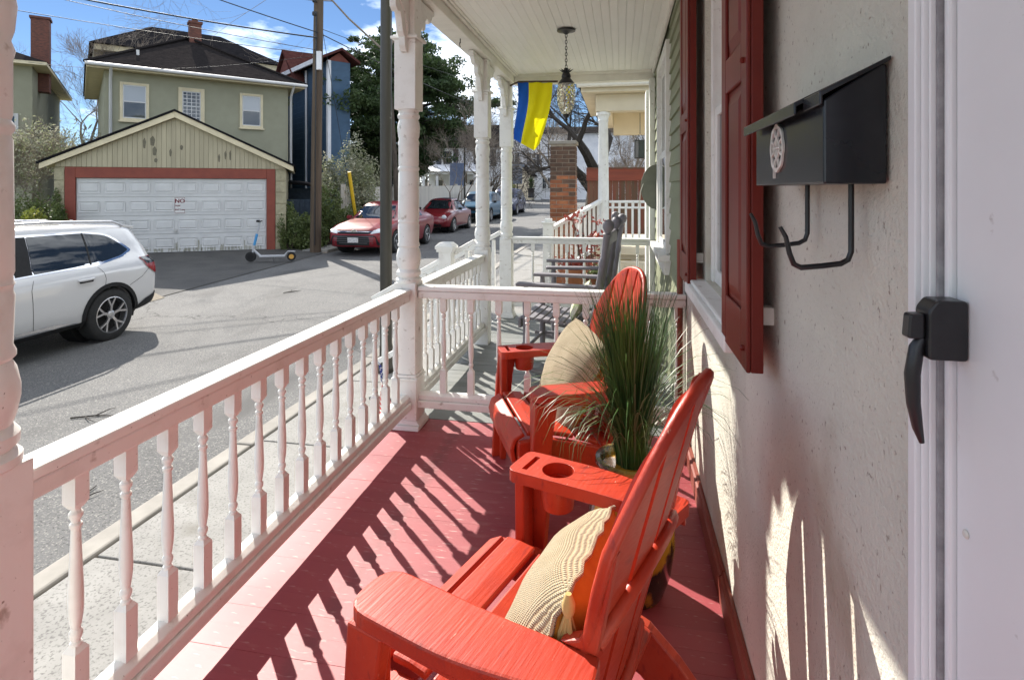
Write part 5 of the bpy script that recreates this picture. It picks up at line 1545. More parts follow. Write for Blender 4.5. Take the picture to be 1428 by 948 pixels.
car('parked_van', 'dark navy van parked farthest along the street', (-7.65, 38.6, gz(38) + .002), R(-90), [(a, b, c_, d * 1.05 if d > 1.2 else d, e, f, g * 1.08) for a, b, c_, d, e, f, g in SUV], m_npaint, (-1.42, 1.40), .36, .83, van_wins, van_extra, 'm')

# ------------------------------------------------------------------ electric scooter at the driveway
sc = thing('electric_scooter', 'white and light blue standing scooter parked on the driveway edge', 'scooter', (-9.16, 13.92, -.51), R(24))
m_swhite = M('scooter_white', (.45, .46, .48), .4); m_sblue = M('scooter_blue', (.06, .30, .60), .5); m_or = M('scooter_orange', (.62, .33, .06), .5)
MB().box(-.34, .30, -.075, .075, .115, .165).build('deck', m_swhite, sc, bevel=.015)
MB().tube([(-.32, 0, .14), (-.44, 0, .26), (-.50, 0, .33)], [.035, .03, .03], 8).build('neck', m_swhite, sc, smooth=50)
MB().tube([(-.53, 0, .14), (-.49, 0, .36), (-.43, 0, .62), (-.36, 0, .93), (-.33, 0, 1.06)], [.028, .03, .027, .024, .022], 10).build('stem', m_swhite, sc, smooth=50)
MB().tube([(-.475, 0, .44), (-.405, 0, .74)], .034, 10).build('stem_sleeve', m_sblue, sc, smooth=50)
MB().tube([(-.33, -.24, 1.07), (-.33, .24, 1.07)], .016, 8).build('handlebar', m_dark, sc, smooth=50)
MB().box(-.42, -.34, -.05, .05, 1.05, 1.11).build('headlamp', m_dark, sc, bevel=.01)
for x, r in ((-.56, .135), (.46, .115)):
    w = MB().lathe([(r * .5, -.03), (r * .9, -.032), (r, -.018), (r, .018), (r * .9, .032), (r * .5, .03)], 24, axis='y').build('wheel', m_tyre, sc, (x, 0, r), smooth=40)
    MB().lathe([(r * .56, -.034), (r * .56, .034)], 16, axis='y').build('hub', m_or if x > 0 else m_dark, w)
MB().prism([(.26, .15), (.36, .27), (.56, .26), (.56, .245), (.37, .25), (.30, .13)], 'y', -.05, .05).build('rear_fender', m_swhite, sc, bevel=.008)
MB().tube([(.02, .07, .12), (-.03, .20, .005)], .009, 6).build('kickstand', m_alloy, sc)

# ------------------------------------------------------------------ across the street
FW = (-math.sin(YAW), math.cos(YAW)); RT = (math.cos(YAW), math.sin(YAW))
def at(u, v, t):
    """world point at distance t in front of the viewer, measured from the photograph's layout"""
    s = (u - 714) / 800 * t
    return Vector((t * FW[0] + s * RT[0], t * FW[1] + s * RT[1], 1.4 - (v - 265) / 800 * t))

def window(parent, x0, x1, z0, z1, y, frame, glass=None, glass2=None, fw=.09, mull=(1, 1), proud=.05):
    """sash window on a wall whose face lies at local y (viewer side = -y)"""
    w = MB().box(x0, x0 + fw, y - proud, y + .02, z0, z1).box(x1 - fw, x1, y - proud, y + .02, z0, z1).box(x0 + fw + .001, x1 - fw - .001, y - proud, y + .02, z1 - fw, z1).box(x0 + fw + .001, x1 - fw - .001, y - proud, y + .02, z0, z0 + fw).build('window', frame, parent, bevel=.006)
    MB().box(x0 - .04, x1 + .04, y - proud - .05, y + .01, z0 - .06, z0 - .001).build('sill', frame, w, bevel=.006)
    a, b, c_, d = x0 + fw, x1 - fw, z0 + fw, z1 - fw
    zm = (c_ + d) / 2
    MB().box(a, b, y - .012, y - .002, c_, zm - .02).build('pane', glass or m_glass, w)
    MB().box(a, b, y - .020, y - .010, zm + .02, d).build('pane', glass2 or glass or m_glass, w)
    mb = MB().box(a, b, y - .028, y - .001, zm - .02, zm + .02)
    s_ = .035
    mb.box(a, a + s_, y - .026, y - .003, c_, zm - .021).box(b - s_, b, y - .026, y - .003, c_, zm - .021).box(a, a + s_, y - .030, y - .012, zm + .021, d).box(b - s_, b, y - .030, y - .012, zm + .021, d)
    mb.box(a + s_ + .001, b - s_ - .001, y - .025, y - .004, c_, c_ + s_).box(a + s_ + .001, b - s_ - .001, y - .029, y - .013, d - s_, d)
    for k in range(1, mull[0]):
        x = a + (b - a) * k / mull[0]; mb.box(x - .012, x + .012, y - .027, y - .0045, c_ + s_ + .001, zm - .022); mb.box(x - .012, x + .012, y - .031, y - .0135, zm + .022, d - s_ - .001)
    for k in range(1, mull[1]):
        for q0, q1 in ((c_, zm), (zm, d)):
            z = q0 + (q1 - q0) * k / mull[1]; mb.box(a + s_ + .001, b - s_ - .001, y - .0265, y - .0138, z - .011, z + .011)
    mb.build('sash', m_garagedoor, w)
    return w

# garage
g = thing('garage', 'beige gabled garage with white sectional door framed in red', 'garage', (-14.85, 13.36, -.42), GA)
gw = MB().box(-.48, -.252, .02, .30, -.3, 2.46).box(5.122, 5.42, .02, .30, -.3, 2.46)
gw.build('front_wall', m_blockwall, g)
MB().box(-.479, -.25, .301, 6.2, -.3, 2.459).box(5.12, 5.419, .301, 6.2, -.3, 2.459).box(-.249, 5.119, 5.9, 6.2, -.3, 2.459).build('side_wall', m_blockwall, g)
for k in range(7):
    for x0, x1 in ((-.49, -.26), (5.13, 5.43)):
        MB().box(x0, x1, -.005, .018, .02 + k * .345, .345 + k * .345).build('block', m_blockwall, g, bevel=.02)
MB().box(-.25, -.003, -.015, .12, -.05, 2.46).box(4.873, 5.12, -.015, .12, -.05, 2.46).box(-.0025, 4.8725, -.014, .12, 2.155, 2.459).build('door_frame', m_redtrim, g, bevel=.01)
gd = MB().box(.0, 4.87, .09, .13, 0, 2.153).build('garage_door', m_garagedoor, g)
for r_ in range(4):
    z0 = .0 + r_ * .538
    MB().box(.004, 4.866, .060, .0895, z0 + .004, z0 + .532).build('door_section', m_garagedoor, gd, bevel=.006)
pm = MB().add([(-.255, 0, -.15), (.255, 0, -.15), (.255, 0, .15), (-.255, 0, .15), (-.215, .018, -.115), (.215, .018, -.115), (.215, .018, .115), (-.215, .018, .115), (-.19, -.002, -.095), (.19, -.002, -.095), (.19, -.002, .095), (-.19, -.002, .095)],
             [(0, 1, 5, 4), (1, 2, 6, 5), (2, 3, 7, 6), (3, 0, 4, 7), (4, 5, 9, 8), (5, 6, 10, 9), (6, 7, 11, 10), (7, 4, 8, 11), (8, 9, 10, 11)]).mesh('door_panel', m_garagedoor)
for r_ in range(4):
    for k in range(8):
        link('door_panel', pm, gd, (.305 + k * .6085, .041, .268 + r_ * .538))
MB().box(2.38, 2.46, .02, .042, .58, .68).tube([(2.42, .01, .63), (2.42, -.03, .63)], .02, 8).build('lock_handle', m_alloy, gd)
# peeling paint along the foot of the door
pe = MB()
rs = random.Random(12)
for k in range(120):
    x = rs.uniform(.05, 4.8); w = rs.uniform(.01, .05); h = rs.uniform(.03, .24) * (1.2 if x > 2 else .7)
    z0 = rs.choice([.012, .012, .05])
    pe.box(x, x + w, .0565, .0595, z0, z0 + h)
o = pe.build('peeled_paint', M('bare_wood', (.46, .44, .38), .9, (.34, .34, .28), 20), gd); o['kind'] = 'stuff'
# gable of vertical boards
zb, zp, xc, hw = 2.462, 3.93, 2.435, 3.05
k = 0; x = -.46
while x < 5.36:
    x1 = min(x + .117, 5.40)
    def zt(q): return zb + (zp - zb) * (1 - abs(q - xc) / hw)
    za, zc_ = zt(x), zt(x1)
    pts = [(x, zb), (x1, zb), (x1, max(zb, zc_)), (x, max(zb, za))]
    if x < xc < x1: pts.insert(3, (xc, zp))
    MB().prism(pts, 'y', -.02, .02).build('gable_board', m_beigewall, g, bevel=.007)
    x += .121
MB().prism([(-.47, zb - .002), (5.41, zb - .002), (xc, zp - .02)], 'y', .021, .06).build('gable_backing', m_beigewall, g)
# flaked patches on the gable
fk = MB()
for x, z, w, h in ((1.62, 3.02, .07, .30), (1.80, 3.10, .12, .28), (1.86, 2.82, .10, .26), (1.90, 2.62, .08, .12), (2.28, 2.80, .06, .22), (2.55, 3.00, .08, .14), (3.55, 2.66, .05, .24), (3.72, 2.74, .05, .26), (3.85, 2.72, .05, .30)):
    fk.prism(rounded_poly([(x, z), (x + w * .7, z - .02), (x + w, z + h * .6), (x + w * .5, z + h), (x - .01, z + h * .7)], .02), 'y', -.0225, -.0205)
fk.build('flaked_paint', M('flaked', (.135, .125, .09), .95, (.19, .17, .12), 15), g)
for s_ in (-1, 1):
    e = Vector((xc + s_ * (hw + .16), 0, zb - .02)); p = Vector((xc, 0, zp + .06))
    pts = [(p.x, p.z + .10), (e.x, e.z + .10), (e.x, e.z - .06), (p.x, p.z - .075)]
    MB().prism(pts, 'y', -.17, -.13).build('rake_board', m_creamtrim, g, bevel=.008)
    MB().prism([(p.x, p.z + .105), (e.x + s_ * .05, e.z + .105 - .02), (e.x + s_ * .05, e.z + .165 - .02), (p.x, p.z + .165)], 'y', -.20, 6.3).build('roof_slope', m_blackroof, g)
    MB().prism([(p.x, p.z + .02), (e.x, e.z + .02), (e.x, e.z + .10), (p.x, p.z + .10)], 'y', -.129, 6.25).build('soffit', m_creamtrim, g)
sg = MB().box(2.39, 2.67, .045, .056, 1.13, 1.61).build('no_parking_sign', M('sign_white', (.72, .71, .69), .5), g)
sg['label'] = 'white sign reading NO PARKING ANYTIME on the garage door'
m_sred = M('sign_red', (.16, .020, .028), .6)
bd_ = MB().box(2.40, 2.66, .041, .0445, 1.59, 1.60).box(2.40, 2.66, .041, .0445, 1.14, 1.15).box(2.40, 2.408, .041, .0445, 1.151, 1.589).box(2.652, 2.66, .041, .0445, 1.151, 1.589).build('border', m_sred, sg)
def lettering(text, size, x, y, z, mat, parent, rot=(PI / 2, 0, 0), name='lettering'):
    cu = bpy.data.curves.new('text', 'FONT'); cu.body = text; cu.size = size; cu.align_x = 'CENTER'; cu.align_y = 'CENTER'; cu.extrude = .001; cu.offset = size * .03
    to = bpy.data.objects.new('text', cu); COL.objects.link(to)
    dg = bpy.context.evaluated_depsgraph_get()
    me = bpy.data.meshes.new_from_object(to.evaluated_get(dg))
    bpy.data.objects.remove(to)
    me.materials.clear(); me.materials.append(mat)
    return link(name, me, parent, (x, y, z), rot)
lettering('NO', .16, 2.53, .042, 1.49, m_sred, sg)
lettering('PARKING', .062, 2.53, .042, 1.355, m_sred, sg)
lettering('ANYTIME', .064, 2.53, .042, 1.24, m_sred, sg)

# sage stucco house
h = thing('sage_house', 'sage stucco house with hipped dark roof behind the garage', 'house', (-17.70, 16.99, -.42), R(47.8))
zz0 = .42
MB().box(0, 6.21, 0, 8, -.3, 5.62 + zz0).build('wall', m_olivestucco, h)
ev = 5.50 + zz0; ap = (3.1, 4.0, 8.0 + zz0)
MB().box(-.45, 6.70, -.45, 8.45, ev + .08, ev + .125).build('soffit', m_creamtrim, h)
MB().box(-.50, 6.75, -.50, -.452, ev + .05, ev + .20).box(-.50, -.452, -.4515, 8.45, ev + .05, ev + .20).box(6.702, 6.75, -.4515, 8.45, ev + .05, ev + .20).build('fascia', m_creamtrim, h, bevel=.01)
def hip(parent, x0, x1, y0, y1, z, ridge, mat, name='roof'):
    (ax, ay, az), (bx_, by_, bz_) = ridge
    vs = [(x0, y0, z), (x1, y0, z), (x1, y1, z), (x0, y1, z), (ax, ay, az), (bx_, by_, bz_)]
    return MB().add(vs, [(0, 1, 5, 4), (1, 2, 5), (2, 3, 4, 5), (3, 0, 4), (3, 2, 1, 0)]).build(name, mat, parent)
rf = hip(h, -.55, 6.80, -.55, 8.55, ev + .205, ((3.0, 3.9, 8.0 + zz0), (3.2, 4.1, 8.0 + zz0)), m_shingle)
for p in ((-.55, -.55), (6.80, -.55)):
    MB().tube([(p[0], p[1], ev + .22), (3.1, 3.95, 8.03 + zz0)], .06, 6).build('hip_cap', m_shingle, rf)
MB().box(3.12, 3.58, 3.65, 4.10, 7.3 + zz0, 8.62 + zz0).box(3.08, 3.62, 3.61, 4.14, 8.621 + zz0, 8.72 + zz0).lathe([(.13, 8.721 + zz0), (.12, 8.86 + zz0)], 12, (3.35, 3.88, 0)).build('chimney', m_chimney, rf)
MB().tube([(-.55, -.60, ev + .16), (6.80, -.60, ev + .16)], .065, 8).build('gutter', m_garagedoor, h, smooth=60)
for x in (.18, 6.30):
    MB().tube([(x, -.56, ev + .13), (x, -.08, ev - .25), (x, -.06, .1)], .05, 8).build('downspout', m_garagedoor, h, smooth=50)
MB().lathe([(.05, 0), (.05, .35)], 10, (1.05, .9, ev + .75)).build('vent_pipe', m_garagedoor, rf)
window(h, .45, 1.33, 3.86 + zz0, 5.22 + zz0, 0, m_creamtrim, m_glass, m_glasslight)
window(h, 2.25, 3.12, 3.86 + zz0, 5.22 + zz0, 0, m_creamtrim, m_glass, m_glass, mull=(4, 4), fw=.13)
window(h, 4.36, 5.22, 3.86 + zz0, 5.22 + zz0, 0, m_creamtrim, m_glass, m_glasslight)
MB().box(.05, 2.2, -1.6, -.01, 2.9 + zz0, 3.15 + zz0).build('lean_to_roof', m_blackroof, h)

bh = thing('tall_rear_house', 'dark blue shingled upper storey with black roof rising behind the sage house', 'house', (-17.70, 16.99, -.42), R(47.8))
MB().box(.3, 8.6, 11.4, 17, 0, 8.5 + zz0).build('wall', m_blueshake, bh)
MB().box(-.1, 9.0, 11.0, 17.4, 8.45 + zz0, 8.74 + zz0).build('cornice', m_creamtrim, bh)
hip(bh, -.3, 9.2, 10.8, 17.6, 8.76 + zz0, ((2.6, 14.2, 10.75 + zz0), (6.2, 14.2, 10.75 + zz0)), m_blackroof)

# left house, partly out of the frame
C = at(66, 90, 24)
lh = thing('left_house', 'pale grey-green house with brick chimney at the left edge', 'house', (C.x, C.y, -.42), R(44))
MB().box(-9, -.55, .6, 11, -.3, 7.05).build('wall', m_olivestucco, lh)
hip(lh, -9.6, 0, 0, 11.6, 7.16, ((-5.2, 5, 9.4), (-4.6, 6.5, 9.4)), m_shingle)
MB().box(-9.55, -.02, .02, 11.55, 7.02, 7.155).build('eaves', m_creamtrim, lh)
MB().box(-.80, -.15, 2.2, 2.85, 6.2, 9.45).box(-.85, -.10, 2.15, 2.9, 9.451, 9.55).build('chimney', m_chimney, lh)
window(lh, -1.9, -1.0, 3.4, 5.0, .6, m_garagedoor)
window(lh, -4.4, -3.4, 3.4, 5.0, .6, m_garagedoor)

# blue house right of the sage house
C = at(458, 200, 25)
bl = thing('blue_house', 'blue clapboard house with red-brown gable behind the utility pole', 'house', (C.x, C.y, -.40), R(51))
MB().box(0, 1.0, 0, 9, -.2, 7.45).build('wall', m_blueside, bl)
MB().box(-.05, .10, -.05, .12, -.2, 7.45).build('corner_board', m_whitehouse, bl)
MB().prism([(-.45, 7.40), (.5, 7.9), (1.35, 7.40), (1.35, 7.52), (.5, 8.02), (-.45, 7.52)], 'y', -.3, 9.2).build('roof', m_redroof, bl)
MB().prism([(0, 7.46), (1.0, 7.46), (.5, 7.85)], 'y', .02, .1).build('gable', m_redgable, bl)
MB().box(-.52, -.44, -.42, 9.2, 7.32, 7.52).build('fascia', m_whitehouse, bl)
MB().prism([(2.9, 6.7), (5.7, 6.7), (5.7, 7.0), (4.3, 8.4), (2.9, 7.0)], 'x', -.4, 1.0).build('side_gable', m_redgable, bl)
MB().prism([(2.6, 6.8), (4.3, 8.5), (6.0, 6.8), (6.0, 6.92), (4.3, 8.64), (2.6, 6.92)], 'x', -.55, 1.0).build('side_gable_roof', m_redroof, bl)
MB().tube([(-.08, 2.4, 7.35), (-.08, 2.4, .2)], .05, 8).build('downspout', m_whitehouse, bl)
# low porch cover between the houses
lp = thing('porch_cover', 'small dark shed roof between the garage and the blue house', 'shed', at(420, 270, 23))
MB().prism([(-1.2, .5), (1.2, .25), (1.2, .33), (-1.2, .58)], 'y', -.8, .8).build('roof', m_blackroof, lp)
MB().box(-1.0, 1.0, -.5, .6, -1.7, .2).build('wall', m_blueshake, lp)

# cottage behind the tree with a white gutter
ct = thing('grey_cottage', 'low grey cottage with white gutter seen behind the fence and evergreen', 'house', at(545, 300, 31), R(20))
MB().box(-3, .9, 1.2, 5, -1, 3.0).build('wall', m_olivestucco, ct)
hip(ct, -3.5, 1.3, .7, 5.5, 3.01, ((-1.4, 3, 4.6), (-.8, 3, 4.6)), m_blackroof)
MB().tube([(-3.5, .65, 3.0), (1.3, .65, 3.0)], .06, 8).tube([(-2.9, .7, 2.95), (-2.9, 1.14, 2.6), (-2.9, 1.15, -.5)], .05, 8).build('gutter', m_whitehouse, ct)
window(ct, -2.3, -1.5, .8, 2.2, 1.2, m_garagedoor)
window(ct, -.6, .3, .8, 2.2, 1.2, m_garagedoor)

# ------------------------------------------------------------------ far end of the street
wh = thing('white_house', 'white house with dark windows at the far end of the street', 'house', (-15.0, 64.0, .3))
WL = 18.5
MB().box(0, WL, 0, 9, -.5, 7.4).build('wall', m_whitehouse, wh)
MB().prism([(-.6, 7.4), (9.6, 7.4), (4.5, 8.6)], 'x', -.4, WL + .4).build('roof', m_shingle, wh)
def far_x(u): # local x on the white house wall for a column of the photograph
    p = at(u, 265, 1.0); return p.x / p.y * 64.0 + 15.0
for u0, u1 in ((727, 735.6), (755.5, 762.5), (763, 770), (700, 707)):
    window(wh, far_x(u0), far_x(u1), .35 + .8, 2.55, 0, m_garagedoor, mull=(2, 1), fw=.07)
for u0, u1 in ((741, 748), (712, 718)):
    w = window(wh, far_x(u0), far_x(u1), 3.95, 5.25, 0, m_garagedoor, mull=(2, 1), fw=.06)
    for a, b in ((far_x(u0) - .52, far_x(u0) - .02), (far_x(u1) + .02, far_x(u1) + .52)):
        MB().box(a, b, -.05, -.003, 3.9, 5.3).build('shutter', m_farshutter, w)
    MB().box(far_x(u0) - .1, far_x(u1) + .1, -.35, -.06, 3.5, 3.85).build('window_box', m_farshutter, w)
MB().prism([(3.2, 0), (5.4, 0), (5.4, 2.7), (4.3, 3.7), (3.2, 2.7)], 'y', -3.0, -.01).build('porch_gable', m_cream, wh)
MB().prism([(2.9, 2.55), (4.3, 3.95), (5.7, 2.55), (5.7, 2.7), (4.3, 4.1), (2.9, 2.7)], 'y', -3.3, -.01).build('porch_roof', m_blackroof, wh)
wh2 = thing('white_cottage', 'white house with a pillared porch behind the bare multi-stemmed tree', 'house', at(598, 300, 52), R(8))
wh2.location.z = .0
MB().box(0, 7, 0, 6, -.5, 5.2).build('wall', m_whitehouse, wh2)
MB().prism([(-.5, 5.2), (6.5, 5.2), (3, 7.6)], 'x', -.3, 7.3).build('roof', m_shingle, wh2)
MB().box(-.3, 4.6, -2.0, -.01, 2.75, 3.0).prism([(-2.2, 3.0), (0, 3.0), (0, 3.7)], 'x', -.4, 4.7).build('porch_roof', m_whitehouse, wh2)
for x in (-.1, 1.1, 2.3, 3.5, 4.4):
    MB().box(x - .1, x + .1, -1.95, -1.75, 0, 2.745).build('porch_pillar', m_whitehouse, wh2)
for x in (.5, 2.0, 3.6):
    window(wh2, x, x + .9, .9, 2.4, 0, m_garagedoor)
for x in (1.2, 4.6):
    w = window(wh2, x, x + 1.0, 3.6, 5.0, 0, m_garagedoor)
    for a in (x - .5, x + 1.04): MB().box(a, a + .46, -.05, -.002, 3.55, 5.05).build('shutter', m_farshutter, w)

urn = thing('dark_urn', 'dark urn planter with a clipped plant before the white house', 'planter', at(740.5, 276, 60))
MB().lathe([(.0, 0), (.32, 0), (.36, .1), (.3, .2), (.34, .8), (.44, .95), (.42, 1.0), (.0, 1.0)], 14).build('pot', m_black, urn, smooth=40)
rs_ = np.random.RandomState(4)
link('plant', leaf_cloud('plant', rs_.normal(size=(300, 3)) * np.array([.12, .12, .35]) + np.array([0, 0, 1.5]), .22, .10, m_needle, 4), urn)

def sign_post(label, base, h, plates, r=.03):
    c = thing('sign_post', label, 'street sign', base, 0, 'street sign posts')
    MB().tube([(0, 0, 0), (0, 0, h)], r, 8).build('post', m_pole, c, smooth=50)
    for x0, x1, z0, z1, m_ in plates:
        MB().box(x0, x1, -.05, -.035, z0, z1).build('plate', m_, c, bevel=.01)
m_signback = M('sign_back', (.22, .25, .30), .5, (.16, .18, .22), 8)
m_signblue = M('sign_pale_blue', (.22, .28, .45), .5, (.16, .20, .34), 8)
b = at(648, 292, 36); sign_post('black sign post with a pale blue plate behind the fence end', (b.x, b.y, gz(b.y)), 4.4, [(-.95, -.05, 1.9, 3.4, m_signblue)], .06)
b = at(722, 300, 42); sign_post('street sign post with a grey plate by the white house', (b.x, b.y, gz(b.y)), 3.6, [(-.35, .35, 2.0, 3.2, m_signback), (-.5, .5, 3.25, 3.45, m_signback)], .045)

# pale board fence behind the parked cars
pf_ = thing('board_fence', 'tall pale grey board fence behind the parked cars', 'fence', (-9.75, 18, -.5))
pk = MB().box(-.012, .012, 0, .142, 0, 2.02).mesh('fence_board', m_fence)
y = 19.2
while y < 43:
    link('fence_board', pk, pf_, (0, y - 18, gz(y) + .5 - .02 - .12 * (int((y - 19.2) / 4.8) % 2) * 0), (0, 0, 0))
    y += .15
y = 19.2
while y < 43:
    MB().box(-.07, .07, -.07, .07, 0, 2.12).build('post', m_fence, pf_, (-.09, y - 18, gz(y) + .5 - .03), bevel=.01)
    y += 2.4
for z in (.35, 1.65):
    mb = MB()
    ys = [19.2, 24, 29, 34, 38, 43]
    for a, b in zip(ys[:-1], ys[1:]): mb.beam((-.04, a - 18, gz(a) + .5 + z), (-.04, b - 18, gz(b) + .5 + z), .05, .09)
    mb.build('fence_rail', m_fence, pf_)
dkf = thing('dark_fence', 'short dark stained fence between the pole and the garage bushes', 'fence', at(437, 330, 20), R(30))
for k in range(18):
    MB().box(-2.2 + k * .16, -2.05 + k * .16, 0, .03, -.4, 1.3).build('fence_board', m_blueshake, dkf)

# ------------------------------------------------------------------ poles and wires
b = at(440, 353, 17.4)
up_ = thing('utility_pole', 'tall weathered wooden utility pole beside the driveway', 'utility pole', (b.x, b.y, gz(b.y) - .05))
MB().tube([(0, 0, 0), (.04, 0, 3.5), (.10, .02, 8), (.14, .02, 11.5)], [.165, .155, .14, .12], 14).build('pole', m_wood, up_, smooth=50)
for z in (7.2, 7.6, 8.2):
    MB().tube([(.10, -.15, z), (.10, -.24, z)], .035, 8).lathe([(.05, z - .05), (.06, z), (.05, z + .06)], 8, (.10, -.26, 0)).build('insulator', m_black, up_)
MB().tube([(.07, -.17, .3), (.12, -.16, 7.3)], .02, 6).build('conduit', m_black, up_)
MB().box(.14, .26, -.20, -.10, 5.55, 6.1).build('meter_box', m_whitehouse, up_)
PT = Vector((b.x, b.y, gz(b.y) - .05))
def wire(label, p, q, sag, r=.014):
    pts = [Vector(p).lerp(Vector(q), k / 24) - Vector((0, 0, 4 * sag * (k / 24) * (1 - k / 24))) for k in range(25)]
    tag(MB().tube(pts, r, 5).build('overhead_wire', m_wire), label, 'wire', 'overhead wires')
top = lambda v: at(445, v, 17.3)
wire('thick black overhead wire crossing above the chimney of the sage house', at(443, 53, 17.2), at(-120, -50, 13.0), .12, .022)
wire('overhead wire running to the top edge of the sky above the pole', at(444, 46, 17.2), at(120, -68, 14.5), .05, .016)
wire('thin overhead wire highest above the dark rear roof', at(441, 70, 17.2), at(-160, -62, 15.0), .15, .010)
wire('thin overhead wire just above the left brick chimney', at(441, 76, 17.2), at(-160, -18, 15.0), .10, .010)
wire('pale service wire running level to the left house', at(440, 78, 17.3), at(40, 87, 23.5), .35, .008)
wire('overhead wire leaving the utility pole toward the evergreen', at(446, 47, 17.3), at(800, 190, 45), .5, .016)
wire('thin wire from the utility pole past the evergreen to the far houses', at(446, 40, 17.3), at(850, 150, 45), .6, .010)
wire('guy wire anchored at the yellow guard', at(446, 20, 17.3), at(497, 322, 19.8), 0, .008)
yg = thing('guy_guard', 'yellow plastic guard on the guy wire beside the red sedan', 'guy guard', at(498, 318, 19.8))
p0, p1 = at(498, 318, 19.8), at(487, 240, 19.3)
MB().tube([p0, p1], .06, 8).build('sleeve', M('guard_yellow', (.72, .48, .02), .5), yg, world=True)

b = Vector((-2.62, 6.13, gz(6.1) + .1))
dpole = thing('dark_post', 'dark round metal post on the sidewalk edge behind the corner column', 'post', b)
MB().tube([(0, 0, 0), (0, 0, 3), (.01, 0, 6.5)], [.068, .066, .062], 18).build('post', m_pole, dpole, smooth=50)
MB().lathe([(.11, 0), (.11, .05), (.075, .09), (.072, .3)], 18).build('base', m_pole, dpole, smooth=40)

# ------------------------------------------------------------------ trees
def branches(rs, p, d, L, r, lev, maxlev, out_, spread=.55, up=.08, ratio=.72, kids=(2, 3), seg=3, minr=.004):
    pts = [p.copy()]; rad = [r]
    q = p.copy(); dd = d.copy()
    for k in range(seg):
        dd = (dd + Vector((rs.gauss(0, .13), rs.gauss(0, .13), rs.gauss(0, .10) + (up if lev else .1))) * (1 if lev else .45)).normalized()
        q = q + dd * (L / seg)
        pts.append(q.copy()); rad.append(max(minr, r * (1 - .42 * (k + 1) / seg)))
    out_.append((lev, pts, rad))
    if lev >= maxlev: return
    n = rs.randint(*kids)
    for k in range(n + (1 if lev > 1 else 0)):
        f = 1.0 if k < 2 else rs.uniform(.35, .9)
        i_ = min(seg - 1, int(f * seg - 1e-6)); ff = f * seg - i_
        o = pts[i_].lerp(pts[i_ + 1], ff)
        ax = Vector((rs.gauss(0, 1), rs.gauss(0, 1), rs.gauss(0, .6)))
        nd_ = (dd + (ax - dd * ax.dot(dd)).normalized() * rs.uniform(spread * .6, spread * 1.5)).normalized()
        branches(rs, o, nd_, L * ratio * rs.uniform(.75, 1.15), max(minr, rad[i_ + 1] * rs.uniform(.58, .82)), lev + 1, maxlev, out_, spread, up, ratio, kids, seg, minr)
def bare_tree(name, label, loc, h, r, seed, levels=6, trunk=.3, spread=.55, stems=1, lean=(0, 0), mat=None, twig=None, group='bare trees', minr=.004, kids=(2, 3), up=.06, leaves=0, leafmat=None, leaf=.05, tilt=0.0):
    rs = random.Random(seed)
    c = thing(name, label, 'tree', loc, 0, group)
    out_ = []
    for s_ in range(stems):
        a = 2 * PI * s_ / stems + rs.random()
        sp = tilt if stems > 1 else 0
        d = Vector((lean[0] + sp * math.cos(a), lean[1] + sp * math.sin(a), 1)).normalized()
        branches(rs, Vector((sp * .3 * math.cos(a), sp * .3 * math.sin(a), -.1)), d, h * trunk, r / math.sqrt(stems), 0, levels, out_, spread, up, .74, kids, 3, minr)
    tr, cr_ = MB(), MB()
    for lev, pts, rad in out_:
        (tr if lev == 0 else cr_).tube(pts, rad, 10 if lev == 0 else (6 if lev < 3 else (4 if lev < 4 else 3)), lev == 0)
    link('trunk', tr.mesh('trunk', mat or m_bark, smooth=60), c)
    me = bpy.data.meshes.new('crown')
    me.from_pydata(cr_.v, [], cr_.f); me.materials.append(twig or m_twig)
    link('crown', me, c)
    if leaves:
        tips = [pts[-1] for lev, pts, rad in out_ if lev >= levels - 1]
        r2 = np.random.RandomState(seed)
        base = np.array([tuple(tips[r2.randint(len(tips))]) for _ in range(leaves)]) + r2.normal(size=(leaves, 3)) * .10
        link('leaves', leaf_cloud('leaves', base, leaf, leaf * .5, leafmat or m_leaf, seed), c)
    return c
def gpos(u, t): p = at(u, 265, t); return (p.x, p.y, gz(p.y))
bare_tree('bare_tree', 'bare grey tree between the left house and the sage house', gpos(112, 27), 10.5, .20, 2, 7, .28, .5)
bare_tree('budding_tree', 'slender tree with pale budding leaves in front of the left house', gpos(48, 19), 6.6, .10, 5, 6, .22, .6, stems=4, tilt=.35, leaves=6000, leafmat=m_blossom, leaf=.09)
bare_tree('budding_tree', 'pale budding small tree close to the left wall of the garage', gpos(96, 21.5), 6.0, .09, 8, 6, .22, .6, stems=3, tilt=.4, leaves=5000, leafmat=m_blossom, leaf=.09)
bare_tree('bare_tree', 'tall bare tree whose high branches show beside the utility pole', gpos(556, 25), 14, .13, 14, 7, .56, .95, up=-.05)
bare_tree('bare_tree', 'spreading multi-stemmed bare tree behind the teal crossover', gpos(672, 45), 8.0, .36, 21, 6, .25, .55, stems=6, tilt=.6, mat=m_darkbark, twig=m_bark)
bare_tree('bare_tree', 'huge dark bare tree behind the brick pier and the flag', gpos(826, 19), 12, .55, 36, 7, .20, .75, mat=m_darkbark, twig=m_darkbark, up=.0, kids=(2, 3))
bare_tree('bare_tree', 'bare thicket tree behind the stained wood fence', gpos(884, 20), 6, .12, 41, 6, .2, .7, stems=4, tilt=.5, twig=m_twig)
bare_tree('bare_tree', 'bare tree between the flag and the brick pier', gpos(772, 34), 10, .20, 81, 6, .30, .6)
bare_tree('bare_tree', 'bare tree seen under the cream porch roof', gpos(880, 32), 10, .20, 83, 7, .25, .6)
bare_tree('bare_tree', 'twiggy pale bare tree in front of the evergreen', gpos(632, 27), 6.2, .08, 87, 6, .3, .6, stems=3, tilt=.3)
bare_tree('bare_tree', 'distant bare tree above the white houses', gpos(640, 62), 13, .35, 51, 7, .25, .5)
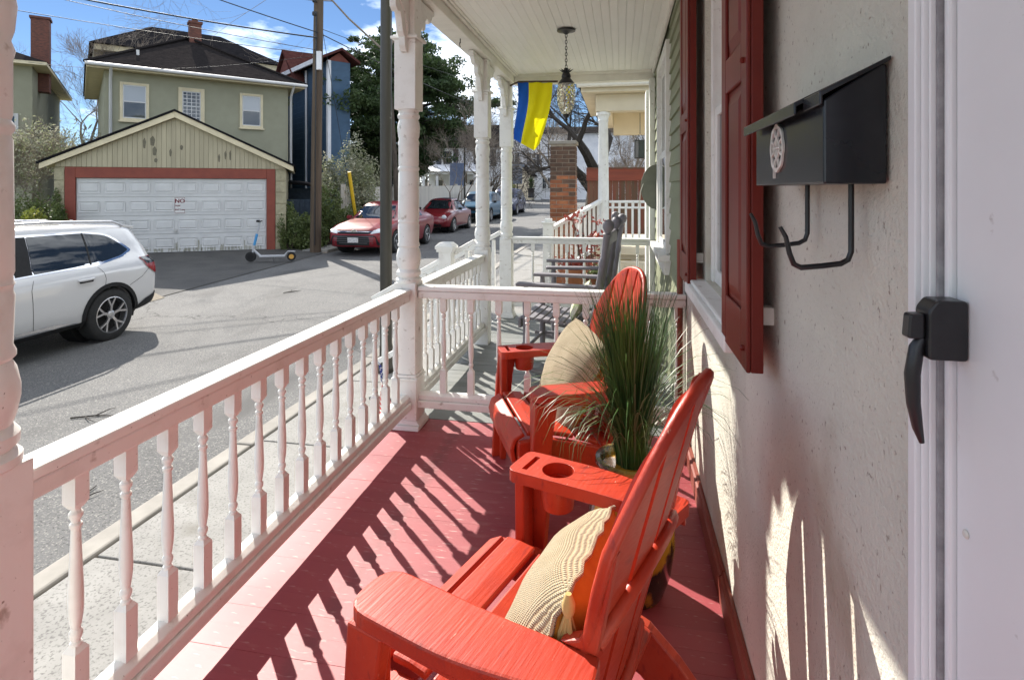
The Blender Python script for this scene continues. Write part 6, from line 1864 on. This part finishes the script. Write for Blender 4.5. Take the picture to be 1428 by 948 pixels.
bare_tree('bare_tree', 'distant bare tree left of the white house behind the porch columns', gpos(706, 58), 12, .30, 57, 7, .25, .5)
bare_tree('bare_tree', 'distant bare tree right of the white house above the cream porch', gpos(775, 60), 14, .32, 61, 7, .25, .5)
bare_tree('bare_tree', 'distant bare tree behind the sage and tall rear houses', gpos(395, 44), 13, .25, 63, 6, .3, .5)
bare_tree('bare_tree', 'farther bare tree behind the gap left of the sage house', gpos(135, 40), 14, .25, 67, 7, .3, .5)

def evergreen(label, loc, h, rad, seed, n=110000):
    c = thing('evergreen_tree', label, 'tree', loc)
    rs = random.Random(seed); r2 = np.random.RandomState(seed)
    tr = MB().tube([(0, 0, -.1), (.1, 0, h * .3), (-.1, .1, h * .65), (0, 0, h * .95)], [.32, .26, .14, .04], 10)
    cl_ = []
    limbs = MB()
    for k in range(96):
        f = .28 + .70 * (k / 95)
        a = k * 2.39996 + rs.uniform(-.3, .3)
        prof = math.sin(min(1, (f - .22) / .50) * PI / 2) * (1 - max(0, f - .62) / .40) ** .8
        L = rad * max(.12, prof) * rs.uniform(.70, 1.12)
        z = h * f
        e = Vector((L * math.cos(a), L * math.sin(a), z + rs.uniform(-.25, .45) * L * .35))
        m_ = Vector((L * .5 * math.cos(a), L * .5 * math.sin(a), z + .05 * L))
        limbs.tube([(0, 0, z - .25), m_, e], [.07, .045, .015], 5)
        for q in range(rs.randint(6, 10)):
            f2 = rs.uniform(.35, 1.05)
            b_ = Vector((0, 0, z)).lerp(e, f2) + Vector((rs.gauss(0, .32), rs.gauss(0, .32), rs.gauss(.08, .18)))
            cl_.append((b_, rs.uniform(.28, .62)))
    tr.build('trunk', m_darkbark, c, smooth=60)
    limbs.build('limbs', m_darkbark, c)
    cs_ = np.array([tuple(p) for p, s in cl_]); sz = np.array([s for p, s in cl_])
    idx = r2.randint(0, len(cs_), n)
    d = r2.normal(size=(n, 3)) ; d /= np.linalg.norm(d, axis=1)[:, None]
    d *= np.array([1.15, 1.15, .55])
    p = cs_[idx] + d * (sz[idx] * r2.uniform(.15, 1, n) ** .5)[:, None]
    link('crown', leaf_cloud('crown', p, .20, .075, m_needle, seed, .5), c)
    return c
e = at(560, 265, 30)
evergreen('large dark evergreen tree behind the board fence', (e.x, e.y, gz(e.y)), 9.7, 5.3, 7)

bush('garage_shrub', 'rounded light green shrub at the right corner of the garage', gpos(420, 18.6), (1.0, .9, 1.5), 6500, m_leaf, .085, 71, 'shrubs across the street')
bush('pole_shrub', 'dense green shrub just right of the utility pole', gpos(462, 19.4), (1.0, .9, 1.9), 7000, m_leaf, .085, 72, 'shrubs across the street')
bush('blossom_shrub', 'tall shrub with pale blossom between utility pole and evergreen', gpos(492, 21.5), (1.25, 1.1, 4.2), 11000, m_blossom, .10, 73, 'shrubs across the street', stems=14, blobs=26)
bush('blossom_shrub', 'lower pale twiggy shrub in front of the blue house', gpos(468, 21.5), (1.0, .9, 3.4), 8000, m_blossom, .10, 74, 'shrubs across the street', stems=10, blobs=18)
bush('yellow_shrub', 'yellow-green shrub at the left of the garage behind the white SUV', gpos(42, 14.0), (.8, .8, 1.55), 5000, m_leafy, .09, 75, 'shrubs across the street')
bush('ivy_shrub', 'dark climbing shrub on the left wall of the garage', gpos(78, 15.6), (.45, .5, 1.9), 3600, m_leaf, .075, 76, 'shrubs across the street')
bush('yellow_shrub', 'small yellow-green bush far along the street by the white house', gpos(708, 55), (1.5, 1.5, 2.4), 2500, m_leafy, .22, 77, 'shrubs across the street')
bush('fence_shrub', 'dark low shrub at the foot of the board fence behind the red sedan', gpos(478, 20.4), (1.1, .9, 1.3), 5000, m_leaf, .08, 78, 'shrubs across the street')
bush('left_hedge', 'big green hedge in front of the left house', gpos(20, 17), (1.8, 1.2, 1.9), 6000, m_leaf, .09, 79, 'shrubs across the street')
bush('ivy_shrub', 'dark shrub in the shade at the right side of the garage', gpos(405, 17.9), (.35, .4, 1.5), 2500, m_leaf, .07, 80, 'shrubs across the street')

# far background: wooded edge beyond the houses
rs_ = np.random.RandomState(99)
n = 14000
ang = rs_.uniform(-1.35, .75, n); dist = rs_.uniform(110, 150, n)
hgt = np.abs(rs_.normal(0, 1, n)) * 3.2 * (1 + .4 * np.sin(ang * 13))
pp = np.stack([np.sin(ang) * dist, np.cos(ang) * dist, .4 + hgt], 1)
wd = link('far_wood', leaf_cloud('far_wood', pp, 2.0, .55, M('far_twigs', (.22, .19, .165), .9, (.15, .14, .11), .05), 98, 1.2))
wd['kind'] = 'stuff'; wd['label'] = 'distant wooded edge of bare trees beyond the houses'; wd['category'] = 'woods'
